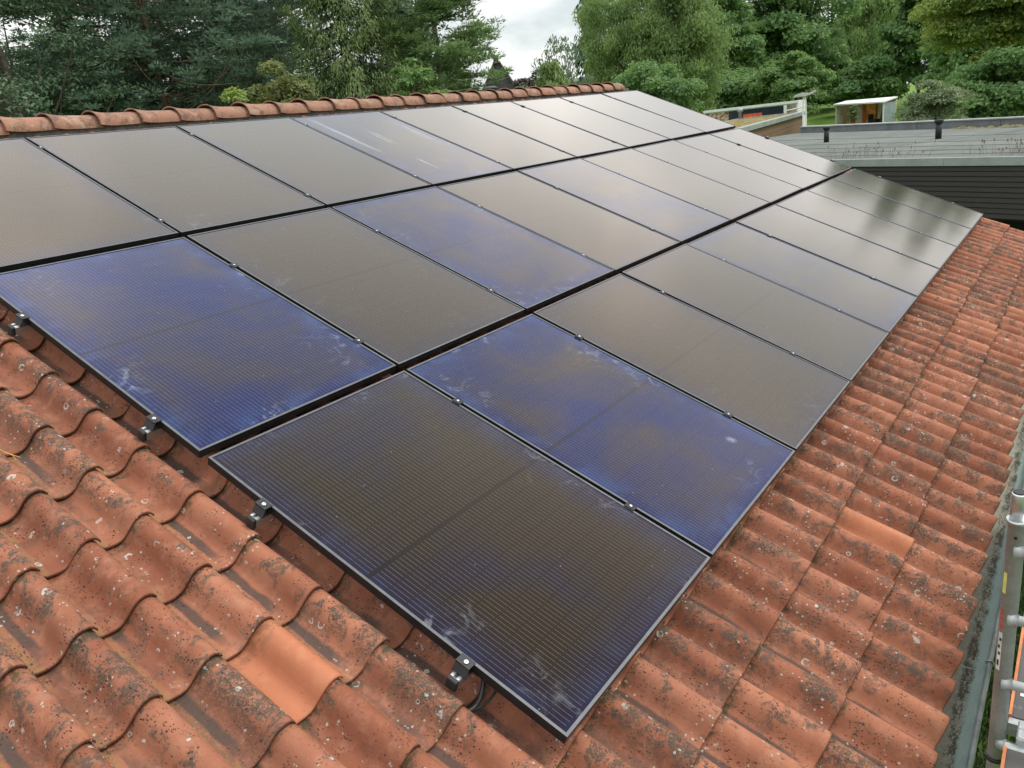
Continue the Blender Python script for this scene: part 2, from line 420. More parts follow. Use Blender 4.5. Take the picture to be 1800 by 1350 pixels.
M = {}
M['tile'] = tile_material('terracotta_weathered')
M['tile_new'] = tile_material('terracotta_clean', clean=1.0)
M['ridge'] = tile_material('terracotta_ridge', ridge=True)
M['glass'] = glass_material()
M['anod'] = plain('black_anodised', (.012, .012, .013), .42, .0, .1, 20, 0, .35)
M['lip'] = plain('frame_lip_painted_sheen', (.115, .118, .125), .55, .4, .08, 20)  # top of the black frame, greyed in colour to imitate reflected sky
M['alu'] = plain('mill_aluminium', (.60, .61, .62), .36, .9, .06, 30)
M['alu_dull'] = plain('dull_aluminium', (.37, .39, .385), .55, .3, .10, 9, .1, .5, ((.30, .31, .30), .5))
M['plastic'] = plain('black_plastic', (.014, .014, .015), .48, 0, .1, 40)
M['cable'] = plain('black_cable', (.016, .017, .018), .42, 0, .1, 40)
M['felt_under'] = plain('dark_underlay', (.022, .02, .019), .9, 0, .15, 9)
M['mortar'] = plain('ridge_mortar', (.125, .118, .108), .9, 0, .2, 22, .4)
M['render'] = plain('pale_render', (.52, .49, .44), .85, 0, .06, 6, .2)
M['white'] = plain('white_paint', (.72, .73, .72), .5, 0, .05, 9, 0, .5, ((.45, .45, .42), .3))
M['zinc'] = zinc_gutter()
M['zinc_bead'] = plain('zinc_bead', (.25, .27, .27), .45, .5, .14, 18, .1)
M['bark'] = plain('grey_brown_bark', (.085, .068, .052), .9, 0, .22, 5, .4)
M['bark_birch'] = plain('pale_bark', (.32, .30, .27), .85, 0, .25, 6, .3)
M['bark_pine'] = plain('reddish_bark', (.16, .105, .07), .9, 0, .22, 5, .4)

# ------------------------------------------------------------------ ground
def make_ground():
    t = NT('grass_ground'); p = t.pos()
    a = t.noise(p, .25, 4); b = t.noise(p, 6, 4, .7); c = t.noise(p, 60, 3, .7)
    col = t.mix(t.step(t.add(t.mul(a, .5), t.mul(b, .5)), .35, .65), (.085, .165, .022), (.15, .27, .036))
    col = t.mix(t.mul(t.step(c, .45, .7), .6), col, (.03, .055, .012))
    t.bsdf(col, .9, 0, t.bump(c, .6, .03), .2)
    xs = np.concatenate([np.linspace(-290, -40, 8), np.linspace(-20, 260, 71), np.linspace(290, 490, 6)])
    ys = np.concatenate([np.linspace(-290, -80, 8), np.linspace(-60, 260, 81), np.linspace(290, 490, 6)])
    vs = [(x, y, ground_z(x, y)) for y in ys for x in xs]
    nx = len(xs)
    fs = [(j * nx + i, j * nx + i + 1, (j + 1) * nx + i + 1, (j + 1) * nx + i) for j in range(len(ys) - 1) for i in range(nx - 1)]
    mb = MB(); mb.add(vs, fs, 0, True)
    o = mb.build('ground', t.mat); tag(o, kind='structure')
make_ground()

# ------------------------------------------------------------------ the tiled house
UJ, DU = -0.064, 0.2075          # first joint and cover width of the tiles along the eave
V0, DV = -1.0, 0.333             # lowest nose line and gauge of the courses
NT0 = -0.122                      # mean level of the tiles under the plane of the panels
U_LO, U_HI = UJ - 9 * DU, UJ + 52 * DU
V_RIDGE = 5.63
house = thing('tiled_house', 'house with weathered orange clay pantile roof carrying rows of solar panels', 'house', (0, 0, GROUND))
HZ = -GROUND                     # children are given in the house's own frame

PROF = [(0, -0.0192), (0.06, -0.0368), (0.13, -0.0467), (0.22, -0.0518), (0.32, -0.0528), (0.41, -0.0497), (0.48, -0.0399), (0.54, -0.0212), (0.6, 0.0005), (0.66, 0.0172), (0.73, 0.0275), (0.82, 0.0329), (0.9, 0.0309), (0.97, 0.0191), (1.035, -0.0006)]
def tile_shape(seed, lo=False):
    r = random.Random(seed)
    ph, am = r.uniform(0, 6), r.uniform(-.0012, .0012)
    rows = [(.39, -.0080, 0), (.25, .0010, 0), (.12, .0090, 0), (.012, .0158, 0), (.003, .0150, 0), (0, .0118, 0), (.0008, .0030, 0), (.055, -.0015, 0)]
    vs = []; uvs = []; fs = []; sm = []
    n = len(PROF)
    for v, dz, _ in rows:
        for s, h in PROF:
            wob = am * math.sin(ph + s * 7) + .0006 * math.sin(ph * 3 + s * 23)
            vs.append((s * DU, v + wob * .8, h + dz + wob)); uvs.append((s, v))
    for j in range(len(rows) - 1):
        for i in range(n - 1):
            fs.append((j * n + i, (j + 1) * n + i, (j + 1) * n + i + 1, j * n + i + 1)); sm.append(True)
    # the rolled lip over the next tile has its own thickness
    b = len(vs)
    s, h = PROF[-1]
    for v, dz in ((.39, -.0080), (.12, .0090), (.003, .0150), (0, .0118)):
        vs += [(s * DU, v, h + dz), (s * DU - .002, v, h + dz - .0075)]; uvs += [(s, v), (s, v)]
    for k in range(3):
        fs.append((b + 2 * k, b + 2 * k + 1, b + 2 * k + 3, b + 2 * k + 2)); sm.append(False)
    return vs, fs, uvs, sm
def tile_mesh(name, shapes, mat):
    vs, fs, uvs, sm = shapes
    me = bpy.data.meshes.new(name); me.from_pydata(vs, [], fs)
    ul = me.uv_layers.new(name='UVMap')
    idx = np.empty(len(me.loops), dtype=np.int32); me.loops.foreach_get('vertex_index', idx)
    ul.data.foreach_set('uv', np.array(uvs, dtype=np.float32)[idx].ravel())
    me.polygons.foreach_set('use_smooth', sm)
    me.materials.append(mat); me.update()
    return me
SHAPES = [tile_shape(k) for k in range(5)]
TILE_MESH = [tile_mesh('pantile', s, M['tile']) for s in SHAPES]
TILE_NEW = tile_mesh('pantile_clean', SHAPES[0], M['tile_new'])

def roof_to_pixel(u, v, n):
    q = RW @ (np.array(rp(u, v, n)) - CW)
    return 900 + FPX * q[0] / q[2], 675 + FPX * q[1] / q[2], q[2]
def build_tiles():
    r = random.Random(11)
    allt = []
    for i in range(-9, 52):
        for k in range(20):
            u, v = UJ + i * DU, V0 + k * DV
            du, dv, dn, tl = r.gauss(0, .0032), r.gauss(0, .0055), r.gauss(0, .0014), r.gauss(0, .0055)
            x, y, d = roof_to_pixel(u + .1, v + .15, NT0)
            covered = (.02 < u + .1 < 10.40) and (-.02 < v + .17 < 5.0)
            seen = d > .2 and -90 < x < 1890 and -60 < y < 1460 and not covered
            area = (1 / d ** 2) * (1.0 / d) if d > .2 else 0
            allt.append([seen, area, i, k, u + du, v + dv, dn, tl, r.randrange(5)])
    parts = sorted([q for q in allt if q[0]], key=lambda q: -q[1])[:300]
    pid = set(id(q) for q in parts)
    for q in parts:
        _, _, i, k, u, v, dn, tl, var = q
        new = (i == -2 and k == 5) or (i == 10 and k == 1)
        me = TILE_NEW if new else TILE_MESH[var]
        x, y, z = rp(u, v, NT0 + dn)
        o = link('pantile', me, house, (x, y, z + HZ), (PITCH + tl * .6, tl * .8, r.gauss(0, .004)))
        if new: o['label'] = 'clean bright orange replacement tile'
    rest = [q for q in allt if id(q) not in pid]
    V = []; F = []; UV = []; S = []
    for q in rest:
        _, _, i, k, u, v, dn, tl, var = q
        vs, fs, uvs, sm = SHAPES[var]
        a = np.array(vs); b = len(V)
        V += [rp(u + p0, v + p1, NT0 + dn + p2) for p0, p1, p2 in vs]
        F += [tuple(b + j for j in f) for f in fs]; UV += uvs; S += sm
    me = tile_mesh('pantiles_farther_off', (V, F, UV, S), M['tile'])
    o = link('pantile_courses', me, house, (0, 0, HZ)); o['kind'] = 'stuff'
build_tiles()

def build_house():
    YR = V_RIDGE * CT - NT0 * ST                    # the ridge line
    ZR = V_RIDGE * ST + NT0 * CT
    # boarding under the tiles on the near slope, plain covering on the far one
    mb = MB()
    n = NT0 - .075
    for s in (0, 1):
        e = rp(0, V0 + .06, n); q = rp(0, V_RIDGE, n)
        pts = [(e[1], e[2]), (q[1] + .03, q[2] + .01), (q[1] + .03, q[2] - .05), (e[1], e[2] - .05)]
        if s: pts = [(2 * YR - a, b) for a, b in pts]
        vs = [(U_LO, a, b + HZ) for a, b in pts] + [(U_HI - .02, a, b + HZ) for a, b in pts]
        mb.add(vs, [(0, 1, 2, 3), (7, 6, 5, 4), (0, 4, 5, 1), (1, 5, 6, 2), (2, 6, 7, 3), (3, 7, 4, 0)], 0)
    mb.build('roof_deck', M['felt_under'], house)
    # far slope of plain tiles, seen by nobody from here
    vs = []; fs = []
    for k in range(20):
        v = V0 + k * DV
        for s, dz in ((0, .012), (DV + .02, -.002)):
            a = rp(0, v + s, NT0 + dz); y = 2 * YR - a[1]
            vs += [(U_LO, y, a[2] + HZ), (U_HI, y, a[2] + HZ)]
        b = 4 * k; fs.append((b, b + 1, b + 3, b + 2))
    mb = MB(); mb.add(vs, fs); mb.build('far_slope', M['tile'], house)
    # walls
    mb = MB(); yl, yh = -.52, 2 * YR + .52
    zl = lambda y: ((y if y < YR else 2 * YR - y) * ST / CT) + (NT0 - .14) / CT
    for x0, x1 in ((U_LO + .15, U_LO + .40), (U_HI - .42, U_HI - .16)):
        pts = [(yl, 0), (yh, 0), (yh, zl(yh) + HZ), (YR, zl(YR) + HZ), (yl, zl(yl) + HZ)]
        m = len(pts); vs = [(x0, a, b) for a, b in pts] + [(x1, a, b) for a, b in pts]
        fs = [tuple(range(m - 1, -1, -1)), tuple(range(m, 2 * m))] + [(k, (k + 1) % m, m + (k + 1) % m, m + k) for k in range(m)]
        mb.add(vs, fs)
    mb.box((U_LO + .41, yl, 0), (U_HI - .43, yl + .25, zl(yl) + HZ))
    mb.box((U_LO + .41, yh - .25, 0), (U_HI - .43, yh, zl(yh) + HZ))
    mb.build('wall', M['render'], house)
    # barge boards closing the tile ends
    for x in (U_LO - .03, U_HI - .005):
        mb = MB()
        for s in (0, 1):
            a0, a1 = rp(0, V0 + .05, NT0 - .045), rp(0, V_RIDGE - .02, NT0 - .045)
            pts = [(a0[1], a0[2]), (a1[1], a1[2]), (a1[1], a1[2] - .16), (a0[1], a0[2] - .16)]
            if s: pts = [(2 * YR - a - .001, b) for a, b in pts]
            vs = [(x, a, b + HZ) for a, b in pts] + [(x + .025, a, b + HZ) for a, b in pts]
            mb.add(vs, [(0, 1, 2, 3), (7, 6, 5, 4), (0, 4, 5, 1), (1, 5, 6, 2), (2, 6, 7, 3), (3, 7, 4, 0)])
        mb.build('barge_board', M['white'], house)
    # mortar bed under the ridge
    mb = MB()
    mb.box((U_LO + .02, YR - .115, ZR - .02 + HZ - .06), (U_HI - .06, YR + .115, ZR + HZ + .034))
    mb.build('ridge_bedding', M['mortar'], house)
    # ridge tiles: half barrels, the flared end of each over the one before
    r = random.Random(5)
    def ridge_mesh(seed):
        rr = random.Random(seed); seg = 14; vs = []; fs = []; sm = []
        prof = [(-.032, 1.085, .030), (-.029, 1.10, .033), (-.015, 1.085, .026), (.012, 1.06, .016), (.05, 1.03, .007), (.11, 1.0, 0), (.22, .97, -.002), (.345, .95, -.004)]
        for x, s, dz in prof:
            for k in range(seg + 1):
                g = rad(-6 + 192 * k / seg)
                vs.append((x, -.148 * s * math.cos(g), .100 * s * math.sin(g) + dz * .5 + .0012 * math.sin(seed + 3 * g)))
        for j in range(len(prof) - 1):
            for k in range(seg):
                fs.append((j * (seg + 1) + k, (j + 1) * (seg + 1) + k, (j + 1) * (seg + 1) + k + 1, j * (seg + 1) + k + 1)); sm.append(True)
        b = len(vs)                         # thickness of the flared end
        x, s, dz = prof[0]
        for k in range(seg + 1):
            g = rad(-6 + 192 * k / seg)
            vs.append((x + .001, -.148 * (s - .07) * math.cos(g), .100 * (s - .07) * math.sin(g) + dz * .5))
        for k in range(seg): fs.append((k, k + 1, b + k + 1, b + k)); sm.append(False)
        # lower rims
        for e in (0, seg):
            c = len(vs)
            for x, s, dz in prof:
                g = rad(-6 + 192 * e / seg)
                q = (x, -.148 * s * math.cos(g), .100 * s * math.sin(g) + dz * .5)
                vs += [q, (q[0], q[1] * .9, q[2])]
            for j in range(len(prof) - 1): fs.append((c + 2 * j, c + 2 * j + 1, c + 2 * j + 3, c + 2 * j + 2)); sm.append(False)
        return tile_mesh('ridge_tile', (vs, fs, [(0, 0)] * len(vs), sm), M['ridge'])
    meshes = [ridge_mesh(k) for k in range(4)]
    for k in range(-10, 26):
        u = 1.515 + .3455 * k
        if u < U_LO: continue
        link('ridge_tile', meshes[r.randrange(4)], house, (u + r.gauss(0, .004), YR + r.gauss(0, .004), 2.124 + HZ + r.gauss(0, .0035)),
             (r.gauss(0, .012), r.gauss(0, .006), r.gauss(0, .008)))
    # gutter: a half-round of weathered zinc with a rolled bead on its outer rim
    mb = MB(); seg = 12; yc, zc, R = -.893, -.60, .072
    xs = np.linspace(U_LO + .02, U_HI - .02, 60)
    vs = []; fs = []
    for x in xs:
        for k in range(seg + 1):
            g = math.pi * (1 + k / seg)
            vs.append((x, yc + R * math.cos(g), zc + HZ + R * .62 * math.sin(g)))
    m = seg + 1
    for j in range(len(xs) - 1):
        for k in range(seg): fs.append((j * m + k, j * m + k + 1, (j + 1) * m + k + 1, (j + 1) * m + k))
    mb.add(vs, fs, 0, True)
    vo = [(x, yc + (y - yc) * 1.04, zc + HZ + (z - zc - HZ) * 1.04 - .001) for x, y, z in vs]
    mb.add(vo, [f[::-1] for f in fs], 0, True)
    g = mb.build('gutter', M['zinc'], house)
    bd = MB(); bd.tube([(U_LO + .02, yc - R - .004, zc + HZ + .004), (U_HI - .02, yc - R - .004, zc + HZ + .004)], .0105, 12)
    bd.build('bead', M['zinc_bead'], g)
    for k in range(15):
        x = U_LO + .4 + k * .815
        br = MB()
        pts = [(x, yc + R * 1.07 * math.cos(a), zc + HZ + R * .68 * math.sin(a)) for a in np.linspace(math.pi * .995, math.pi * 2, 12)]
        br.tube(pts, .006, 6)
        ring = [(x, yc - R - .004 + .0145 * math.cos(a), zc + HZ + .004 + .0145 * math.sin(a)) for a in np.linspace(-.3, math.pi * 1.6, 10)]
        br.tube(ring, .004, 6)
        br.build('bracket', M['zinc_bead'], g)
    # a bit of debris lodged in the gutter is part of its silt; the eave board behind it
    mb = MB(); mb.box((U_LO + .05, -.815, -.74 + HZ), (U_HI - .05, -.79, -.535 + HZ)); mb.build('eave_board', M['bark'], house)
build_house()

# ------------------------------------------------------------------ solar panels
PW, PL, PT = 1.1362, 1.718, .036
PITCH_U, PITCH_V = PW + .020, PL + .0508
def panel_meshes():
    mb = MB(); b = .011
    mb.box((0, 0, -PT), (b, PL, 0)); mb.box((PW - b, 0, -PT), (PW, PL, 0))
    mb.box((b, 0, -PT), (PW - b, b, 0)); mb.box((b, PL - b, -PT), (PW - b, PL, 0))
    # a shallow groove line runs round the side of the frame
    mb.box((-.0008, .004, -.020), (.0, PL - .004, -.0175)); mb.box((.004, -.0008, -.020), (PW - .004, 0, -.0175))
    fr = mb.mesh('panel_frame', [M['anod'], M['lip']])
    for p in fr.polygons:
        if p.normal.z > .5 and p.center.z > -.001: p.material_index = 1
    a = .0113
    vs = [(a, a, -.0022), (PW - a, a, -.0022), (PW - a, PL - a, -.0022), (a, PL - a, -.0022)]
    vs += [(x, y, -.0075) for x, y, _ in vs]
    gl = bpy.data.meshes.new('panel_glass')
    gl.from_pydata(vs, [], [(0, 1, 2, 3), (7, 6, 5, 4), (0, 4, 5, 1), (1, 5, 6, 2), (2, 6, 7, 3), (3, 7, 4, 0)])
    ul = gl.uv_layers.new(name='UVMap')
    for lp in gl.loops:
        x, y, z = vs[lp.vertex_index]; ul.data[lp.index].uv = (x - a, y - a)
    gl.materials.append(M['glass']); gl.update()
    jb = MB(); jb.bevel_box((PW / 2 - .06, PL / 2 - .03, -.030), (PW / 2 + .06, PL / 2 + .03, -.0097), .004)
    return fr, gl, jb.mesh('junction_box', M['plastic'])
FR, GL, JB = panel_meshes()
_b = MB(); _b.box((.0116, .0116, -.0095), (PW - .0116, PL - .0116, -.0078)); BS = _b.mesh('panel_bounce_sheet', plain('white_bounce_sheet', (.62, .62, .60), .6, 0, .04))  # unseen white underside added to bounce light onto the tiles below
ROWS = ['lowest row', 'middle row', 'top row by the ridge']
ORD = ['nearest', 'second', 'third', 'fourth', 'fifth', 'sixth', 'seventh', 'eighth', 'farthest']
# per panel: bluish film, chalk marks, streaks
LOOK = {0: [(.25, .9, 0), (.82, .8, 0), (.10, .35, 0), (.06, .2, 0), (.34, .2, 0), (.12, .1, 0), (.10, .1, 0), (.12, .2, 0), (.10, .1, 0)],
        1: [(.88, 1., 0), (.10, .3, 0), (.62, .8, 0), (.04, .2, 0), (.45, .5, 0), (.05, .1, 0), (.10, .1, 0), (.10, .1, 0), (.10, .1, 0)],
        2: [(.14, .2, 0), (.06, .4, 0), (.12, .3, 0), (.46, .8, 1.), (.04, .3, 0), (.10, .1, 0), (.12, .1, 0), (.28, .1, 0), (.34, .1, 0)]}
DESC = {(0, 0): 'brown sheen with blue lower edge', (0, 1): 'mottled blue and violet sheen', (1, 0): 'strong blue sheen and chalky blotches',
        (1, 2): 'blue and bronze clouded sheen', (2, 3): 'pale blue sheen with white streaks', (0, 4): 'faint blue sheen', (1, 4): 'faint violet blue sheen',
        (1, 1): 'even brown sheen'}
def build_panels():
    r = random.Random(3)
    for row in range(3):
        for c in range(9):
            sheen = DESC.get((row, c), 'even grey sheen')
            pos = 'at the near end of' if c == 0 else ('at the far end of' if c == 8 else f'{ORD[c]} from near end of')
            lab = f'black solar panel with {sheen}, {pos} the {ROWS[row]}'
            if len(lab.split()) > 16: lab = f'solar panel, {sheen}, {pos} {ROWS[row]}'.replace('top row by the ridge', 'ridge row')
            u, v = c * PITCH_U, row * PITCH_V
            p = thing('solar_panel', lab, 'solar panel', rp(u, v, 0), (PITCH + r.gauss(0, .0022), r.gauss(0, .0022), 0), 'solar panels on the tiled roof')
            link('frame', FR, p); link('bounce_sheet', BS, p)
            g = link('glass', GL, p); g.color = (*LOOK[row][c], 1)
            link('junction_box', JB, p)
build_panels()

# ------------------------------------------------------------------ mounting rails with their clamps
RAIL_V = [(.392, 1.372), (PITCH_V + .277, PITCH_V + 1.272), (2 * PITCH_V + .19, 2 * PITCH_V + 1.515)]
def rail_meshes():
    # a hollow rail 40 mm wide with a slot on top, running along +x from 0
    L = 9 * PW + 8 * .02 + .150; mb = MB(); w, h = .020, .040
    prof = [(-w, -h), (w, -h), (w, -.004), (w - .003, 0), (.0065, 0), (.0065, -.010), (-.0065, -.010), (-.0065, 0), (-w + .003, 0), (-w, -.004)]
    n = len(prof)
    vs = [(0, a, b) for a, b in prof] + [(L, a, b) for a, b in prof]
    fs = [(k, (k + 1) % n, n + (k + 1) % n, n + k) for k in range(n)]
    mb.add(vs, fs); mb.f += [tuple(range(n)), tuple(range(2 * n - 1, n - 1, -1))]; mb.m += [0, 0]; mb.sm += [False, False]
    rail = mb.mesh('rail_profile', M['alu'])
    cap = MB(); cap.bevel_box((-.016, -w - .001, -h - .001), (.0005, w + .001, .0005), .0035); 
    cap = cap.mesh('rail_cap', M['plastic'])
    ec = MB()          # end clamp: foot on the rail, riser, top leg reaching over the frame
    ec.box((-.040, -.028, 0), (-.002, .028, .004)); ec.box((-.0055, -.028, .004), (-.002, .028, .0355))
    ec.add([(-.040, -.028, .004), (-.040, .028, .004), (-.024, .028, .0355), (-.024, -.028, .0355), (-.036, -.028, .004), (-.036, .028, .004), (-.020, .028, .0355), (-.020, -.028, .0355)],
           [(0, 1, 2, 3)[::-1], (4, 5, 6, 7), (0, 3, 7, 4), (1, 5, 6, 2)])
    ec.box((-.030, -.028, .0359), (.007, .028, .0394)); ec.box((-.030, -.028, .0322), (-.026, .028, .0358))
    for y in (-.013, .0135): ec.box((-.0175, y - .0028, .0394), (-.0115, y + .0028, .0401))
    end = ec.mesh('end_clamp', M['plastic'])
    bo = MB(); bo.lathe([(.0085, 0), (.0085, .0035), (.0078, .0044), (.0036, .0044), (.0034, .0012)], (0, 0, 0), 14)
    bolt = bo.mesh('clamp_bolt', M['alu'])
    mc = MB(); mc.bevel_box((-.0175, -.024, .0361), (.0175, .024, .0386), .0012); mc.box((-.008, -.024, 0), (.008, .024, .0358))
    mid = mc.mesh('mid_clamp', M['anod'])
    hk = MB(); hk.box((-.015, -.055, -.100), (.015, -.022, -.094)); hk.box((-.015, -.028, -.094), (.015, -.022, -.004)); hk.box((-.015, -.055, -.106), (.015, .20, -.100))
    hook = hk.mesh('roof_hook', M['alu_dull'])
    return rail, cap, end, bolt, mid, hook
RAIL, CAP, ENDC, BOLT, MIDC, HOOK = rail_meshes()
def build_rails():
    names = [('lower rail under the lowest row, its capped end beside the cable loops', 'upper rail under the lowest row of panels, capped end'),
             ('lower rail under the middle row, capped end over mossy tiles', 'upper rail under the middle row of panels, capped end by left edge'),
             ('lower rail under the top row of solar panels', 'upper rail under the top row, closest to the ridge')]
    for row in range(3):
        for k in range(2):
            v = RAIL_V[row][k]
            u0 = -.058
            t = thing('mounting_rail', 'silver ' + names[row][k], 'rail', rp(u0, v, -.0358), (PITCH, 0, 0), 'rails carrying the panels')
            link('rail', RAIL, t); link('end_cap', CAP, t)
            c = link('end_clamp', ENDC, t, (-u0, 0, 0)); b = link('bolt', BOLT, c, (-.0145, -.0035, .0394))
            c = link('end_clamp', ENDC, t, (-u0 + 9 * PW + .16, 0, 0), (0, 0, math.pi)); link('bolt', BOLT, c, (-.0145, 0, .0394))
            for q in range(1, 9):
                m = link('mid_clamp', MIDC, t, (-u0 + q * PITCH_U - .010, 0, 0)); bq = link('bolt', BOLT, m, (0, 0, .0385)); bq.scale = (.8, .8, .8)
            for q in range(9): link('roof_hook', HOOK, t, (.30 + q * 1.2, 0, 0))
build_rails()

def smooth_path(pts, n=8):
    P = [Vector(p) for p in pts]; P = [2 * P[0] - P[1]] + P + [2 * P[-1] - P[-2]]; out = []
    for i in range(1, len(P) - 2):
        for k in range(n):
            t = k / n
            out.append(.5 * ((2 * P[i]) + (P[i + 1] - P[i - 1]) * t + (2 * P[i - 1] - 5 * P[i] + 4 * P[i + 1] - P[i + 2]) * t * t + (3 * P[i] - P[i - 1] - 3 * P[i + 1] + P[i + 2]) * t ** 3))
    out.append(P[-2]); return out
def build_cables():
    for pts, r, lab in (([(.16, .42, -.045), (.085, .365, -.048), (.045, .340, -.062), (.012, .318, -.085), (-.022, .303, -.102), (-.062, .305, -.112), (-.10, .335, -.125), (-.11, .42, -.15)], .0085,
                         'thick black cable looping out from under the lowest panel corner'),
                        ([(.20, .36, -.045), (.11, .325, -.048), (.072, .305, -.060), (.040, .284, -.090), (.004, .282, -.106), (-.035, .292, -.113), (-.085, .320, -.128), (-.10, .40, -.15)], .0050,
                         'thinner black cable forming the outer loop under the lowest panel')):
        mb = MB(); mb.tube(smooth_path([rp(*p) for p in pts]), r, 10)
        o = mb.build('panel_cable', M['cable']); tag(o, lab, 'cable', 'cables under the panels')
    mb = MB(); sm = plain('dry_straw', (.55, .28, .05), .7)
    mb.tube(smooth_path([rp(*p) for p in [(-.60, 2.40, -.085), (-.50, 2.325, -.090), (-.470, 2.285, -.104), (-.445, 2.24, -.110)]]), .0016, 6)
    mb.tube(smooth_path([rp(*p) for p in [(-.470, 2.285, -.104), (-.462, 2.262, -.106), (-.462, 2.235, -.112)]]), .0013, 6)
    o = mb.build('straw', sm); tag(o, 'dry yellow pine straw lying on the tiles at left edge', 'straw')
build_cables()

# ------------------------------------------------------------------ scaffold beside the eave
def build_scaffold():
    PX, PY = .79, -1.0555
    s = thing('scaffold', 'grey aluminium scaffold ladder frame standing beside the gutter', 'scaffold', (PX, PY, GROUND))
    zz = -GROUND
    mb = MB(); mb.tube([(0, 0, .04), (0, 0, zz + .565)], .0228, 20); post = mb.build('post', M['alu_dull'], s)
    mb = MB(); mb.tube([(0, -.70, .04), (0, -.70, zz + .565)], .0228, 20); mb.build('post', M['alu_dull'], s)
    for y in (0, -.70):
        mb = MB(); mb.lathe([(.0275, 0), (.0275, .012)], (0, y, zz + .560), 20); mb.lathe([(.0205, .0121), (.0205, .088), (.0195, .0915), (.0145, .0925)], (0, y, zz + .560), 20)
        sp = mb.build('spigot', M['alu'], s)
        cp = MB(); cp.lathe([(.0175, .0927), (.016, .096)], (0, y, zz + .560), 16); cp.build('cap', M['plastic'], sp)
        ft = MB(); ft.lathe([(.07, 0), (.07, .008), (.03, .014), (.02, .06)], (0, y, 0), 16); ft.build('foot', M['alu_dull'], s)
        rv = MB(); rv.tube([(-.0226, y, zz + .522), (-.0248, y, zz + .522)], .0045, 8); rv.build('rivet', M['plastic'], s)
    for k in range(14):
        z = zz + .478 - k * .2235
        if z < .2: continue
        mb = MB(); mb.tube([(-.014, .004, z), (-.014, -.34, z), (-.014, -.704, z)], .0148, 14)
        mb.tube([(-.014, .002, z), (-.014, -.026, z)], [.0195, .0180], 14, 0, True)
        mb.tube([(-.014, -.676, z), (-.014, -.702, z)], [.0180, .0195], 14, 0, True)
        mb.build('rung', M['alu_dull'], s)
    # stickers wrapped on the post facing the camera side
    def sticker(z0, z1, a0, a1, mat, name, r=.0231, parent=post):
        m = MB(); vs = []; n = 6
        for z in (z0, z1):
            for k in range(n + 1):
                a = rad(a0 + (a1 - a0) * k / n); vs.append((r * math.cos(a), r * math.sin(a), zz + z))
        m.add(vs, [(k, k + 1, n + 2 + k, n + 1 + k) for k in range(n)], 0, True)
        return m.build(name, mat, parent)
    my = plain('yellow_label', (.62, .60, .17), .5); mr = plain('red_label', (.42, .05, .04), .6); mw = plain('white_label', (.55, .54, .53), .6)
    sticker(.337, .405, 118, 150, my, 'yellow_sticker')
    sticker(.075, .205, 122, 155, mw, 'white_sticker')
    for z, h in ((.218, .014), (.240, .012), (.262, .018)): sticker(z, z + h, 122, 152, mr, 'red_letter', .0233)
    for z, h, a in ((.090, .020, 128), (.128, .010, 132), (.150, .012, 126), (.176, .010, 134)): sticker(z, z + h, a, a + 17, M['plastic'], 'dark_letter', .0234)
    st = MB(); st.lathe([(.0285, 0), (.0285, .012)], (0, 0, zz - .262), 18); st.build('strap', M['plastic'], s)
    # deck bays hooked over the rung at deck height
    ply = NT('phenolic_ply'); p = ply.pos()
    c = ply.mix(ply.noise(p, 9, 4), (.050, .048, .045), (.085, .080, .076))
    c = ply.mix(ply.mul(ply.step(ply.noise(p, 30, 4, .7), .58, .74), .5), c, (.20, .19, .175))
    ply.bsdf(c, .7, 0, ply.bump(ply.noise(p, 240, 2), .3, .002))
    orange = plain('orange_edge', (.46, .15, .05), .6)
    zt = -.150
    for x0, x1, lab in ((PX + .045, 3.24, 'dark plywood scaffold deck with orange edge, beyond the ladder frame'),
                        (-1.66, PX - .045, 'dark plywood scaffold deck with orange edge, on the near side of the frame')):
        d = thing('scaffold_deck', lab, 'scaffold deck', (0, PY - .019, zt), group='scaffold deck bays')
        m = MB(); m.box((x0 + .03, -.60, -.012), (x1 - .03, -.011, 0)); m.build('board', ply.mat, d)
        m = MB(); m.box((x0 + .03, -.0108, -.055), (x1 - .03, -.002, .006)); m.build('orange_edge', orange, d)
        m = MB(); m.box((x0 + .03, -.613, -.055), (x1 - .03, -.602, .006)); m.build('orange_edge', orange, d)
        for xe in (x0, x1 - .0295):
            m = MB(); m.box((xe, -.60, -.05), (xe + .0295, -.004, -.004)); m.build('end_beam', M['alu_dull'], d)
        for xe, q in ((x0, -1), (x1, 1)):
            for y in (-.075, -.52):
                m = MB(); m.bevel_box((min(xe, xe + q * .05), y - .05, -.018), (max(xe, xe + q * .05), y + .045, .022), .006)
                m.box((min(xe + q * .016, xe + q * .055), y - .02, .0225), (max(xe + q * .016, xe + q * .055), y + .022, .030)); m.build('hook', M['alu_dull'], d)
        if x0 > 0:
            for a, b, e, f in ((.975, .990, -.060, -.025), (.976, .989, -.078, -.068), (.976, .989, -.098, -.090), (.976, .989, -.125, -.110)):
                m = MB(); m.box((a, e, .0005), (b, f, .0012)); m.build('white_print', mw, d)
    mr2 = MB(); mr2.tube(smooth_path([(PX - .02, PY - .035, -.20), (PX - .03, PY - .045, -.185), (PX - .01, PY - .06, -.19), (PX + .02, PY - .075, -.215)]), .0035, 6)
    o = mr2.build('cord', mw); tag(o, 'short white cord tied to the scaffold post below the deck hook', 'cord')
    mk = MB(); mk.bevel_box((PX - .035, PY - .040, -.245), (PX - .015, PY - .028, -.195), .004); o = mk.build('tag', mr); tag(o, 'small red plastic tag hanging at the scaffold post', 'tag')
build_scaffold()

